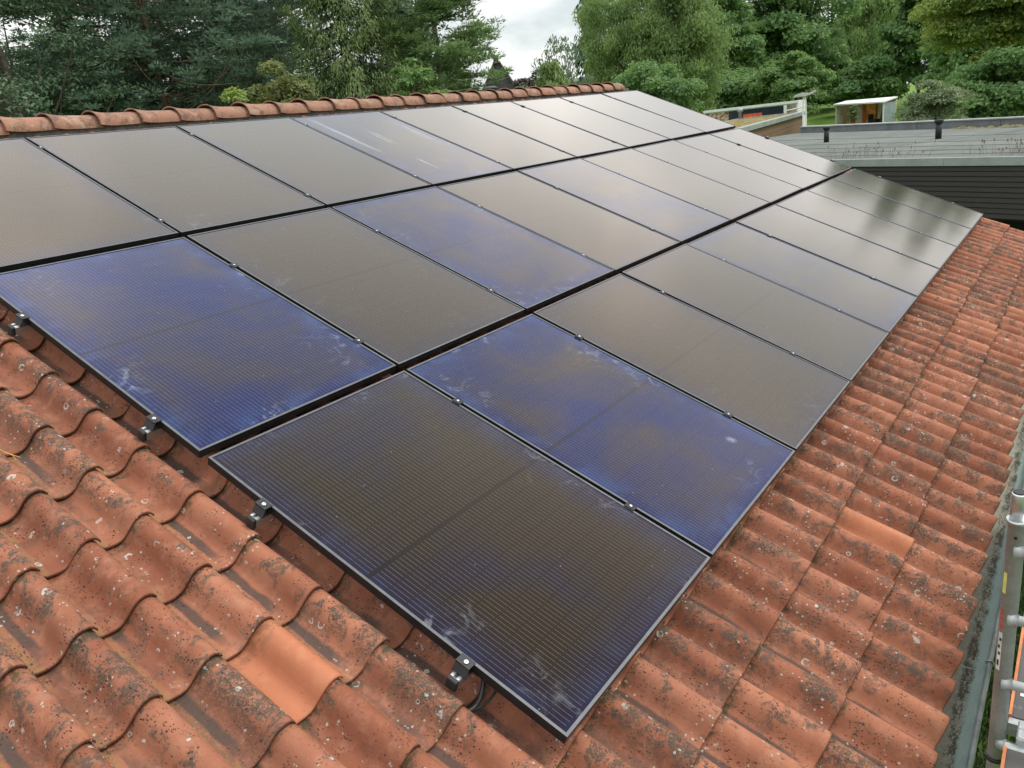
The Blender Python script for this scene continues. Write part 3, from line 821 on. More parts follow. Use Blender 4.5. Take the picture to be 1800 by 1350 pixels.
# ------------------------------------------------------------------ long flat-roofed building beyond the end of the house
def build_flat():
    A0 = np.array(polar(12.92, 23.7, 0)[:2]); B0 = np.array(polar(3.57, 20.9, 0)[:2])
    e = (A0 - B0); e /= np.linalg.norm(e); ang = math.atan2(e[1], e[0])
    b = thing('flat_roofed_building', 'long low dark timber building with grey felt flat roof and pale fascia', 'building', (B0[0], B0[1], GROUND), (0, 0, ang))
    inv = lambda P: (float((P[0] - B0[0]) * e[0] + (P[1] - B0[1]) * e[1]), float(-((P[0] - B0[0]) * -e[1] + (P[1] - B0[1]) * e[0])))
    # local x runs along the fascia to the left of the picture, local -y runs away from the house
    loc = lambda P: (float((P[0] - B0[0]) * e[0] + (P[1] - B0[1]) * e[1]), float(-(P[0] - B0[0]) * e[1] + (P[1] - B0[1]) * e[0]))
    pl, pr = loc(polar(14.69, 40.8, 0)), loc(polar(3.77, 31.9, 0))
    zf = HZ - .10                              # top of the fascia above the ground
    x0, x1 = -9.0, 9.5
    sl = (pl[1] - pr[1]) / (pl[0] - pr[0])
    yb = lambda x: pr[1] + sl * (x - pr[0])    # line of the far parapet
    X1 = 19.0
    dark = NT('stained_boards'); p = dark.pos()
    g = dark.noise(dark.vmul(dark.objc(), (.6, 1, 9.0)), 6, 5, .65); g2 = dark.noise(p, 40, 3, .7)
    c = dark.mix(g, (.026, .0245, .024), (.060, .054, .051)); c = dark.mix(dark.mul(dark.step(g2, .62, .75), .35), c, (.11, .10, .095))
    dark.bsdf(c, .75, 0, dark.bump(g, .3, .003), .3)
    fas = plain('zinc_fascia', (.30, .32, .345), .55, .15, .05, 3, 0, .5, ((.23, .245, .255), .4))
    felt = NT('roofing_felt'); p = felt.pos()
    a = felt.noise(p, .5, 4); q = felt.noise(p, 5, 5, .7); r_ = felt.noise(p, 90, 2)
    c = felt.mix(felt.step(felt.add(felt.mul(a, .6), felt.mul(q, .4)), .3, .7), (.105, .118, .108), (.165, .178, .164)); c = felt.mix(felt.mul(felt.step(q, .56, .72), .4), c, (.13, .135, .11))
    c = felt.mix(felt.mul(felt.math('FRACT', felt.mul(felt.info().outputs['Random'], 5.3)), .30), c, (.085, .092, .084))
    c = felt.mix(felt.mul(felt.step(felt.noise(p, .9, 5, .6, .8), .52, .60), .35), c, (.09, .095, .085))
    felt.bsdf(c, .9, 0, felt.bump(r_, .3, .004), .3)
    seamm = plain('bitumen_seam', (.045, .047, .045), .8)
    para = plain('parapet_zinc', (.17, .185, .195), .5, .2, .10, 2, 0, .5, ((.10, .10, .095), .6))
    paral = plain('parapet_cap', (.34, .35, .355), .5, .2, .08, 2)
    # wall boards, each a part; they hang above a dark open undercroft
    for k in range(10):
        z = zf - .190 - .117 * (k + 1)
        m = MB(); m.add([(x0, .008, z + .002), (X1, .008, z + .002), (X1, -.004, z + .100), (x0, -.004, z + .100), (x0, -.03, z + .002), (X1, -.03, z + .002), (X1, -.03, z + .100), (x0, -.03, z + .100)],
                       [(0, 1, 2, 3), (7, 6, 5, 4), (0, 4, 5, 1), (1, 5, 6, 2), (2, 6, 7, 3), (3, 7, 4, 0)])
        m.build('board', dark.mat, b)
    m = MB(); m.box((x0, -.12, zf - .190 - .117 * 10), (X1, -.035, zf - .195)); m.build('wall_core', seamm, b)
    m = MB(); m.box((x0, -2.2, 0), (X1, -2.0, zf - .3)); m.box((x0, -2.0, zf - 1.42), (X1, -.12, zf - 1.37)); m.build('recessed_wall', M['felt_under'], b)
    m = MB()
    for x in (-6, -2.2, 1.6, 5.4, 9.2, 13): m.box((x - .06, -.11, 0), (x + .06, -.04, zf - 1.42))
    m.build('post', M['felt_under'], b)
    for s0, s1 in ((x0, -5.2), (-5.19, -1.6), (-1.59, 3.36 - 1.45), (3.37 - 1.45, 6.2), (6.21, 11), (11.01, X1)):
        m = MB(); m.box((s0, -.06, zf - .185), (s1, .035, zf + .0)); m.build('fascia', fas, b)
    # felt sheets laid side by side with black seams between
    m = MB(); m.add([(x0, -.06, zf - .03), (X1, -.06, zf - .03), (X1, yb(X1), zf - .03), (x0, yb(x0), zf - .03)], [(3, 2, 1, 0)]); m.build('seam_layer', seamm, b)
    cuts = [.004, .115, .23, .36, .50, .70, 1.0]
    for k in range(6):
        for s, (xa, xb) in enumerate(((x0, 7.6 - .5 * k), (7.66 - .5 * k, X1))):
            m = MB(); f0, f1 = cuts[k], cuts[k + 1]
            Y = lambda x, f: -.06 + (yb(x) + .06) * f
            gp = .10
            vs = [(xa, Y(xa, f0) - gp, zf - .022), (xb, Y(xb, f0) - gp, zf - .022), (xb, Y(xb, f1) + gp, zf - .016), (xa, Y(xa, f1) + gp, zf - .016)]
            vs += [(x, y, z - .007) for x, y, z in vs]
            m.add(vs, [(3, 2, 1, 0), (0, 1, 5, 4), (2, 3, 7, 6), (1, 2, 6, 5), (3, 0, 4, 7)]); m.build('felt_sheet', felt.mat, b)
    # parapet in lengths with joints
    xs = list(np.linspace(x0, X1, 8))
    for a_, c_ in zip(xs[:-1], xs[1:]):
        m = MB(); g_ = .012
        qa, qc = (a_ + g_, yb(a_ + g_)), (c_ - g_, yb(c_ - g_))
        def slab(z0, z1, o0, o1, mi):
            vs = [(qa[0], qa[1] + o0, z0), (qc[0], qc[1] + o0, z0), (qc[0], qc[1] - o1, z0), (qa[0], qa[1] - o1, z0)]
            vs += [(x, y, z1) for x, y, z in vs]
            m.add(vs, [(0, 1, 2, 3), (7, 6, 5, 4), (4, 5, 1, 0), (5, 6, 2, 1), (6, 7, 3, 2), (7, 4, 0, 3)], mi)
        slab(zf - .03, zf + .235, 0, .25, 0); slab(zf + .236, zf + .275, .05, .30, 1)
        m.build('parapet', [para, paral], b)
    m = MB(); m.box((x0, min(yb(x0), yb(X1)) - .3, 0), (x0 + .2, -2.2, zf - .04)); m.box((X1 - .2, yb(X1) - .3, 0), (X1, -2.2, zf - .04)); m.build('side_wall', dark.mat, b)
    m = MB(); m.add([(x0, yb(x0) - .2, 0), (X1, yb(X1) - .2, 0), (X1, yb(X1) - .2, zf - .04), (x0, yb(x0) - .2, zf - .04)], [(0, 1, 2, 3)]); m.build('back_wall', dark.mat, b)
    # ventilation pipes: top and foot read off their sight lines
    cap = plain('pipe_black', (.010, .0105, .012), .6)
    for az, d, h, lab in ((14.59, 32.9, .56, 'black vent pipe with cap on the felt roof, the middle of three'),
                          (8.17, 29.2, .58, 'black vent pipe with cap on the felt roof near the shrub side'),
                          (19.3, 37.6, .46, 'black vent pipe half hidden by the solar panels')):
        x, y, _ = polar(az, d, 0); w = .092
        t = thing('vent_pipe', lab, 'vent pipe', (x, y, GROUND + zf - .02), group='vent pipes on the felt roof')
        m = MB(); m.lathe([(w, 0), (w, h - .11)], seg=16); m.build('pipe', cap, t)
        m = MB(); m.lathe([(w, h - .109), (w + .028, h - .10), (w + .045, h - .01), (w + .03, h)], seg=16); m.build('cap', cap, t)
    # dry stems along the near edge, moss by the parapet
    r = random.Random(8)
    m = MB(); dry = plain('dry_stems', (.23, .195, .15), .9, 0, .2, 3)
    for k in range(170):
        x = r.choice([r.uniform(-.9, 1.9), r.uniform(3.0, 6.0), r.uniform(-2.5, 8.6), r.uniform(-.5, 1.0), r.uniform(4.0, 5.6)])
        y = -.35 - abs(r.gauss(0, .35)); h = r.uniform(.10, .42) * (1.0 if x < 6 else .7); lx, ly = r.gauss(0, .10), r.gauss(0, .06); w = r.uniform(.003, .006)
        z = zf - .02
        m.add([(x - w, y, z), (x + w, y, z), (x + lx * .4 + w * .7, y + ly * .4, z + h * .6), (x + lx * .4 - w * .7, y + ly * .4, z + h * .6), (x + lx, y + ly, z + h)], [(0, 1, 2, 3), (3, 2, 4)])
        if r.random() < .5:
            q = Vector((x + lx * .8, y + ly * .8, z + h * .85)); s_ = r.uniform(.015, .03)
            m.add([q + Vector((-s_, 0, 0)), q + Vector((0, 0, -s_ * 1.5)), q + Vector((s_, 0, 0)), q + Vector((0, 0, s_ * 2))], [(0, 1, 2, 3)])
    o = m.build('dry_grass', dry, None, (B0[0], B0[1], GROUND), (0, 0, ang)); tag(o, kind='stuff')
    m = MB(); mo = plain('roof_moss', (.12, .105, .055), .95, 0, .3, 6, .5)
    for k in range(300):
        x = r.uniform(-6, 9) if r.random() < .7 else r.uniform(-6, -1); y = yb(x) + r.uniform(.05, .45); s_ = r.uniform(.05, .14); z = zf - .02
        n = 6; ring = [(x + s_ * 1.6 * math.cos(i * math.pi / 3), y + s_ * math.sin(i * math.pi / 3), z) for i in range(n)]
        m.add(ring + [(x, y, z + s_ * .8)], [(i, (i + 1) % n, n) for i in range(n)], 0, True)
    o = m.build('moss', mo, None, (B0[0], B0[1], GROUND), (0, 0, ang)); tag(o, kind='stuff')
build_flat()

# ------------------------------------------------------------------ small buildings and things farther off
def quad_prism(m, base, z0, z1, mi=0):      # plan outline raised between two heights (heights may be lists)
    n = len(base); Z0 = z0 if hasattr(z0, '__len__') else [z0] * n; Z1 = z1 if hasattr(z1, '__len__') else [z1] * n
    vs = [(x, y, z) for (x, y), z in zip(base, Z0)] + [(x, y, z) for (x, y), z in zip(base, Z1)]
    fs = [tuple(range(n - 1, -1, -1)), tuple(range(n, 2 * n))] + [(k, (k + 1) % n, n + (k + 1) % n, n + k) for k in range(n)]
    m.add(vs, fs, mi)
def build_far():
    brick = NT('brown_cladding'); p = brick.pos()
    c = brick.mix(brick.noise(brick.vmul(p, (1, 1, 7)), 1.6, 4, .6), (.13, .072, .042), (.24, .145, .09)); brick.bsdf(c, .85)
    sed = NT('sedum'); p = sed.pos()
    c = sed.mix(sed.step(sed.noise(p, 1.6, 5, .75), .35, .65), (.13, .115, .035), (.27, .205, .075)); c = sed.mix(sed.mul(sed.step(sed.noise(p, 3.5, 3), .55, .7), .6), c, (.11, .06, .03))
    sed.bsdf(c, .95, 0, sed.bump(sed.noise(p, 6, 4, .7), .8, .1))
    edge = plain('grey_roof_edge', (.27, .29, .28), .6, 0, .08, 1)
    # green-roofed outbuilding
    P0 = polar(20.4, 44.5, 0)[:2]; P1 = polar(15.97, 69, 0)[:2]
    d = np.array(P1) - np.array(P0); L = np.linalg.norm(d); d /= L; nrm = np.array([-d[1], d[0]])
    if nrm @ np.array([0, 1]) < 0: nrm = -nrm
    t = thing('green_roofed_outbuilding', 'brown clad outbuilding with a mossy planted roof and grey edge', 'outbuilding', (P0[0], P0[1], GROUND), (0, 0, math.atan2(d[1], d[0])))
    zt = .30 - GROUND; W = 5.0
    for k in range(7):
        z1 = zt - .28 - k * .27
        m = MB(); m.box((0, 0, z1 - .255), (L, .12, z1)); m.build('cladding_board', brick.mat, t)
    m = MB(); m.box((.05, .13, 0), (L - .05, W, zt - .45)); m.build('wall', brick.mat, t)
    m = MB(); m.box((-.1, -.15, zt - .26), (L + .1, .35, zt)); m.box((L - .3, .36, zt - .40), (L + .1, W, zt)); m.box((-.1, .36, zt - .4), (.3, W, zt)); m.box((.31, W - .35, zt - .4), (L - .31, W, zt)); m.build('roof_edge', edge, t)
    m = MB(); r = random.Random(2); nx, ny = 50, 24
    vs = [(.3 + (L - .6) * i / nx, .36 + (W - .72) * j / ny, zt - .14 + .13 * r.random()) for j in range(ny + 1) for i in range(nx + 1)]
    m.add(vs, [(j * (nx + 1) + i, j * (nx + 1) + i + 1, (j + 1) * (nx + 1) + i + 1, (j + 1) * (nx + 1) + i) for j in range(ny) for i in range(nx)]); m.build('planted_roof', sed.mat, t)
    m = MB(); m.lathe([(.12, zt), (.12, zt + .5), (.22, zt + .52), (.22, zt + .72), (.1, zt + .78)], (L * .93, 4.5, 0), 12); m.build('roof_vent', M['alu_dull'], t)

    # white framed trailer with a dark printed side
    Q0 = np.array(polar(22.25, 82.5, 0)[:2]); Q1 = np.array(polar(16.3, 79.5, 0)[:2]); d = Q1 - Q0; L = np.linalg.norm(d); ang = math.atan2(d[1], d[0])
    t = thing('box_trailer', 'white framed box trailer with dark side panel and orange patch behind planted roof', 'trailer', (Q0[0], Q0[1], GROUND), (0, 0, ang))
    navy = plain('dark_blue_side', (.012, .014, .030), .35, 0, .15, .6); oran = plain('orange_print', (.60, .095, .035), .5, 0, .2, 2)
    rock = NT('rock_print'); p = rock.pos(); rock.bsdf(rock.mix(rock.step(rock.noise(p, 1.9, 4, .6, 1.5), .42, .58), (.16, .075, .045), (.50, .38, .25)), .5)
    tan = plain('tan_print', (.28, .24, .18), .6, 0, .3, 1.2)
    zt, zb, D = 4.28, 1.0, 2.5
    m = MB(); m.box((.02, .10, zb), (L - .02, D, zt - .02)); m.build('box_body', M['white'], t)
    m = MB()
    m.box((-.03, -.05, zt - .22), (L + .02, .10, zt)); m.box((-.03, -.05, zb), (L + .02, .10, zb + .12)); m.box((-.03, -.05, zb + .121), (.13, .10, zt - .301))
    m.box((L * .855, -.05, zb + .121), (L * .885, .10, zt - .301)); m.box((L - .14, -.05, zb + .121), (L + .02, .10, zt - .301)); m.build('side_frame', M['white'], t)
    def pan(a, b_, z0, z1, mat, nm, y=.06):
        m = MB(); m.box((a, y, z0), (b_, .0995, z1)); m.build(nm, mat, t)
    pan(.135, L * .275, zb + .13, zt - .31, rock.mat, 'rock_picture'); pan(L * .2755, L * .8545, zb + .13, zt - .31, navy, 'dark_side')
    pan(L * .43, L * .63, zb + .13, zt - .72, oran, 'orange_patch', .050); pan(L * .8855, L - .145, zb + .13, zt - .31, tan, 'tan_side')
    for x in (L * .15, L * .25, L * .75):
        m = MB(); m.tube([(x, .05, .5), (x, .3, .5)], .5, 18); m.build('wheel', M['plastic'], t)
    m = MB(); m.box((0, .35, .55), (L, 2.2, zb - .01)); m.build('chassis', M['plastic'], t)

    # path lamp on a twin white pole
    x, y, _ = polar(15.93, 56, 0)
    t = thing('street_lamp', 'white twin pole street lamp with flat angled head', 'street lamp', (x, y, GROUND), (0, 0, rad(15.93 - 90)))
    z = 1.35 - GROUND; m = MB()
    m.tube([(-.09, 0, 0), (-.075, 0, z - .35), (-.06, 0, z), (-.02, 0, z + .12)], .045, 10); m.tube([(.13, 0, 0), (.085, 0, z - .35), (.06, 0, z), (.02, 0, z + .12)], .045, 10)
    m.tube([(-1.05, 0, z - .62), (0, 0, z - .5), (.15, 0, z - .42)], .03, 8); m.build('pole', M['white'], t)
    m = MB(); hd = [(-.72, z + .12), (-.55, z + .26), (-.15, z + .36), (.3, z + .30), (.66, z + .44), (.70, z + .34), (.3, z + .16), (0, z + .12), (-.4, z + .12)]
    n = len(hd); vs = [(a, -.14, b) for a, b in hd] + [(a, .14, b) for a, b in hd]
    m.add(vs, [tuple(range(n)), tuple(range(2 * n - 1, n - 1, -1))] + [((k + 1) % n, k, n + k, n + (k + 1) % n) for k in range(n)]); m.build('lamp_head', plain('lamp_grey', (.50, .51, .47), .5, .2), t)

    # open-fronted container on the lawn
    C0 = np.array(polar(14.05, 101, 0)[:2]); C1 = np.array(polar(11.25, 98, 0)[:2]); d = C1 - C0; L = np.linalg.norm(d); ang = math.atan2(d[1], d[0])
    gz = -2.75
    t = thing('open_container', 'open fronted white container stall with orange panels and a pale roof', 'container', (C0[0], C0[1], gz), (0, 0, ang))
    zt = -.12 - gz; D = 2.4                 # local +y runs away from the camera
    wallm = plain('cream_lining', (.62, .57, .45), .7, 0, .08, 1); side = plain('grey_blue_side', (.23, .27, .29), .5, .1, .08, 1); orw = plain('orange_wood', (.68, .27, .06), .6, 0, .25, 1.5); yel = plain('yellow_frame', (.65, .36, .05), .5)
    m = MB(); m.add([(-.25, -.25, zt - .02), (L + .1, -.25, zt - .22), (L + .1, D, zt + .10), (-.25, D, zt + .22), (-.25, -.25, zt + .12), (L + .1, -.25, zt - .08), (L + .1, D, zt + .24), (-.25, D, zt + .34)],
                    [(3, 2, 1, 0), (4, 5, 6, 7), (0, 1, 5, 4), (1, 2, 6, 5), (2, 3, 7, 6), (3, 0, 4, 7)]); m.build('roof', M['white'], t)
    m = MB(); m.box((0, D - .1, 0), (L, D - .02, zt)); m.build('back_wall', wallm, t)
    m = MB(); m.box((0, 0, 0), (.06, D - .11, zt - .03)); m.build('side_wall', wallm, t)
    m = MB(); m.box((L - .06, 0, 0), (L, D - .11, zt - .22)); m.build('side_wall', side, t)
    m = MB(); m.box((.061, 0, 0), (L - .061, D - .11, .08)); m.build('floor', plain('container_floor', (.10, .08, .06), .8), t)
    for x in (0.0, L - .12): m = MB(); m.box((x - .02, -.06, 0), (x + .12, -.005, zt - .24 if x else zt - .03)); m.build('corner_post', M['white'], t)
    for a, b_, nm, mt in ((.60, .95, 'orange_panel', orw), (2.05, 2.45, 'orange_panel', plain('red_orange', (.48, .10, .03), .6)), (2.5, 3.6, 'orange_panel', orw)):
        m = MB(); m.box((a, D - .5, .09), (b_, D - .101, zt * .93)); m.build(nm, mt, t)
    m = MB(); m.tube(smooth_path([(.70, 1.2, .4), (.55, 1.2, 1.4), (.75, 1.2, zt * .88), (1.0, 1.2, zt * .85), (1.05, 1.2, 1.3), (.85, 1.2, .3), (.70, 1.2, .4)]), .045, 8); m.build('hanging_hoop', yel, t)
    m = MB(); m.box((3.3, 1.0, .09), (3.42, 1.8, 1.3)); m.box((3.42, 1.0, .55), (4.2, 1.8, .75)); m.box((4.1, 1.0, .09), (4.2, 1.8, .55)); m.build('bench', M['plastic'], t)
    m = MB(); m.add([(L - .9, .5, .09), (L - .07, .5, .09), (L - .07, .5, zt * .93), (L - .35, .5, zt * .93), (L - .9, 2.2, .09), (L - .07, 2.2, .09), (L - .07, 2.2, zt * .93), (L - .35, 2.2, zt * .93)],
                    [(0, 1, 2, 3), (7, 6, 5, 4), (0, 4, 5, 1), (1, 5, 6, 2), (2, 6, 7, 3), (3, 7, 4, 0)]); m.build('dark_curtain', M['plastic'], t)

    # steep gabled house far behind the ridge
    x, y, _ = polar(35.75, 84, 0); gh = -.0 - GROUND
    t = thing('gabled_house', 'steep brown gabled house far behind the ridge between the trees', 'house', (x, y, GROUND), (0, 0, rad(35.75 - 90)))
    rb = plain('brown_thatch', (.10, .066, .048), .9, 0, .2, 1.2, .3); gw = plain('dark_gable', (.050, .046, .055), .8, 0, .2, 1.0)
    top = 7.9 - GROUND; w = 4.6; ev = 3.9
    m = MB(); m.add([(-w + .3, -.0, 0), (w - .3, 0, 0), (w - .3, 0, ev), (.4, 0, top - .2), (-.4, 0, top - .2), (-w + .3, 0, ev)], [(0, 1, 2, 3, 4, 5)]); 
    m.box((-w + .35, .01, 0), (w - .35, 12, ev - .1)); m.build('wall', gw, t)
    m = MB()
    for s in (-1, 1):
        vs = [(s * w, -.45, ev - .3), (s * .35, -.25, top), (s * .35, 12.3, top), (s * w, 12.3, ev - .3)]; vs += [(q[0] * .97, q[1], q[2] - .3) for q in vs]
        m.add(vs, [(0, 1, 2, 3), (7, 6, 5, 4), (0, 4, 5, 1), (1, 5, 6, 2), (2, 6, 7, 3), (3, 7, 4, 0)])
    m.box((-.36, -.2, top - .12), (.36, 12.2, top + .06)); rf = m.build('roof', rb, t)
    m = MB(); m.box((-.30, .1, top + .061), (.22, .7, top + .62)); m.build('chimney', gw, rf)
    # flue cowl rising behind the ridge
    x, y, _ = polar(36.38, 12.3, 0); zc = 2.345
    t = thing('flue_cowl', 'dark flat topped flue cowl on a post rising behind the ridge', 'flue', (x, y, zc - .9))
    m = MB(); m.lathe([(.014, 0), (.014, .86)], (.03, 0, 0), 10); m.build('post', M['alu_dull'], t)
    m = MB(); m.lathe([(.055, .72), (.055, .86)], (-.02, 0, 0), 12); m.build('stack', M['plastic'], t)
    m = MB(); m.lathe([(.118, .868), (.120, .880), (.06, .905), (.01, .912)], (0, 0, 0), 18); m.build('lid', plain('cowl_lid', (.03, .038, .045), .55), t)
build_far()

# ------------------------------------------------------------------ trees
def leaf_object(name, cen, nrm, size, aspect, mat, parent, rng, axis=None, age=None):
    """one mesh of small pointed leaves or sprays"""
    n = len(cen)
    nrm = nrm / (np.linalg.norm(nrm, axis=1, keepdims=True) + 1e-9)
    if axis is None:
        a = rng.normal(size=(n, 3)); t = np.cross(nrm, a)
    else:
        t = axis
    t = t / (np.linalg.norm(t, axis=1, keepdims=True) + 1e-9)
    b = np.cross(nrm, t); b /= (np.linalg.norm(b, axis=1, keepdims=True) + 1e-9)
    sz = np.asarray(size).reshape(-1, 1); w = sz * aspect
    lift = nrm * sz * .18
    v = np.empty((n, 4, 3))
    v[:, 0] = cen - t * sz; v[:, 1] = cen + b * w + lift; v[:, 2] = cen + t * sz; v[:, 3] = cen - b * w + lift * .6
    me = bpy.data.meshes.new(name)
    me.vertices.add(4 * n); me.vertices.foreach_set('co', v.astype(np.float32).ravel())
    me.loops.add(4 * n); me.loops.foreach_set('vertex_index', np.arange(4 * n, dtype=np.int32))
    me.polygons.add(n); me.polygons.foreach_set('loop_start', np.arange(0, 4 * n, 4, dtype=np.int32)); me.polygons.foreach_set('loop_total', np.full(n, 4, dtype=np.int32))
    me.materials.append(mat); me.update(calc_edges=True)
    if age is not None:
        at = me.attributes.new('age', 'FLOAT', 'POINT'); at.data.foreach_set('value', np.repeat(np.asarray(age, dtype=np.float32), 4))
    return link(name, me, parent)
def limb(m, a, b, r0, r1, sag=.0, seg=6, rng=None, n=6):
    a, b = Vector(a), Vector(b); pts = []
    j = Vector(rng.normal(size=3) * (b - a).length * .06) if rng is not None else Vector((0, 0, 0))
    for i in range(n + 1):
        t = i / n; p = a.lerp(b, t); p += j * math.sin(math.pi * t); p.z += sag * math.sin(math.pi * t); pts.append(p)
    m.tube(pts, [r0 + (r1 - r0) * i / n for i in range(n + 1)], seg, 0, False)
def broadleaf(name, label, az, d, H, rx, z0, mats, seed, clumps=90, per=260, leaf=.16, open_=.0, flat=.62, rz=None, droop=0.0, cat='tree', trunk_r=None, bark='bark', lobes=.28, group=None, crumb=.27, ground=None):
    rng = np.random.default_rng(seed)
    x, y, _ = polar(az, d, 0); gz = ground_z(x, y) if ground is None else ground
    t = thing(name, label, cat, (x, y, gz), group=group)
    zc = (H + z0) / 2; rz = (H - z0) / 2
    dirs = rng.normal(size=(clumps, 3)); dirs /= np.linalg.norm(dirs, axis=1, keepdims=True)
    # lumpy envelope: a handful of big boughs push out
    bd = rng.normal(size=(9, 3)); bd /= np.linalg.norm(bd, axis=1, keepdims=True); ba = rng.uniform(-lobes, lobes, 9)
    env = 1 + (np.maximum(dirs @ bd.T, 0) ** 3 * ba).sum(1)
    rr = (rng.uniform(0, 1, clumps) ** .42) * env
    cen = dirs * rr[:, None] * np.array([rx, rx, rz]) * .86 + np.array([0, 0, zc])
    crad = rx * crumb * rng.uniform(.55, 1.35, clumps)
    keep = rng.uniform(size=clumps) > open_
    cen, crad, dirs = cen[keep], crad[keep], dirs[keep]
    C = []; N = []; S = []
    for c, r, dd in zip(cen, crad, dirs):
        k = max(int(per * (r / (rx * crumb)) ** 2), 12)
        q = rng.normal(size=(k, 3)); q /= np.linalg.norm(q, axis=1, keepdims=True)
        q[:, 2] = np.where(q[:, 2] < -.35, -q[:, 2], q[:, 2])
        rad_ = rng.uniform(0, 1, k) ** .38
        p = c + q * rad_[:, None] * r * np.array([1, 1, flat]) * rng.uniform(.8, 1.15, (k, 1))
        if droop: p[:, 2] -= droop * r * np.abs(rng.normal(size=k)) * 1.2
        C.append(p); N.append(q * .6 + dd * .35 + np.array([0, 0, .55]) + rng.normal(size=(k, 3)) * .55); S.append(leaf * rng.uniform(.55, 1.3, k))
    C = np.concatenate(C); N = np.concatenate(N); S = np.concatenate(S)
    ax = None
    if droop: ax = np.tile(np.array([[0, 0, -1.0]]), (len(C), 1)) + rng.normal(size=(len(C), 3)) * .45; N = N + rng.normal(size=N.shape) * .6
    leaf_object('crown', C, N, S, .52 if not droop else .34, mats, t, rng, ax)
    m = MB(); tr = trunk_r or max(.05, H * .014)
    top = zc + rz * .45
    pts = []; wob = rng.normal(size=2) * .03 * H
    for i in range(9):
        s = i / 8; pts.append((wob[0] * math.sin(s * 2.4), wob[1] * math.sin(s * 3.1), s * top))
    m.tube(pts, [tr * (1.25 if i == 0 else 1) * (1 - .8 * i / 8) for i in range(9)], 8, 0, False)
    sel = rng.permutation(len(cen))[:min(34, len(cen))]
    for i in sel:
        c = cen[i]; s = np.clip((c[2] - rz * .5) / top, .2, .95)
        a = (wob[0] * math.sin(s * 2.4), wob[1] * math.sin(s * 3.1), s * top)
        limb(m, a, tuple(c), tr * .38 * (1.1 - s * .6), tr * .06, 0, 5, rng)
    m.build('trunk', M[bark], t)
    return t
def spruce(name, label, az, d, H, R, zb, mat, seed, step=.42, leaf=.17, droop=.55, per=30, group=None, bark='bark', thin=0.0):
    rng = np.random.default_rng(seed); x, y, _ = polar(az, d, 0)
    t = thing(name, label, 'tree', (x, y, ground_z(x, y)), group=group)
    m = MB(); m.tube([(0, 0, 0), (0, 0, H * .5), (0, 0, H)], [H * .016, H * .010, .02], 8, 0, False)
    C = []; N = []; S = []; A = []; G = []
    z = zb
    while z < H - .15:
        f = (z - zb) / (H - zb); L = R * (1 - f) ** .72 * rng.uniform(.8, 1.08) + .12
        nb = int(rng.integers(6, 9)); a0 = rng.uniform(0, 6.3)
        for k in range(nb):
            if rng.uniform() < thin: continue
            a = a0 + k * 2 * math.pi / nb + rng.normal() * .2; ln = L * rng.uniform(.72, 1.12)
            dr = np.array([math.cos(a), math.sin(a), 0.0]); side = np.array([-dr[1], dr[0], 0])
            g = per if ln > 1 else per // 2
            s = rng.uniform(.12, 1, g) ** .75
            dz = -droop * ln * (s * 1.0 - .75 * s ** 3) + (.10 * ln * s)
            p = np.array([0, 0, z]) + dr * (s * ln)[:, None]; p[:, 2] += dz
            sp = (1.05 - s) * ln * .42 + .05
            off = rng.uniform(-1, 1, g); p += side * (off * sp)[:, None]
            hang = np.abs(rng.normal(size=g)) * .16 * (.5 + .5 * min(ln, 1.5)); p[:, 2] -= hang
            ax = dr * .45 + side * off[:, None] * .55 + np.array([0, 0, -.85]) + rng.normal(size=(g, 3)) * .25
            C.append(p); A.append(ax); N.append(dr * .7 + np.array([0, 0, .55]) + rng.normal(size=(g, 3)) * .45); S.append(leaf * rng.uniform(.6, 1.35, g)); G.append(np.clip(1.25 - s - hang * .6 + rng.normal(size=g) * .2, 0, 1))
            if ln > .7: limb(m, (0, 0, z), tuple(np.array([0, 0, z]) + dr * ln * .8 + np.array([0, 0, -droop * ln * .42])), .028, .007, 0, 4, None, 4)
        z += step * rng.uniform(.75, 1.2)
    leaf_object('crown', np.concatenate(C), np.concatenate(N), np.concatenate(S), .30, mat, t, rng, np.concatenate(A), np.concatenate(G))
    m.build('trunk', M[bark], t)
    return t
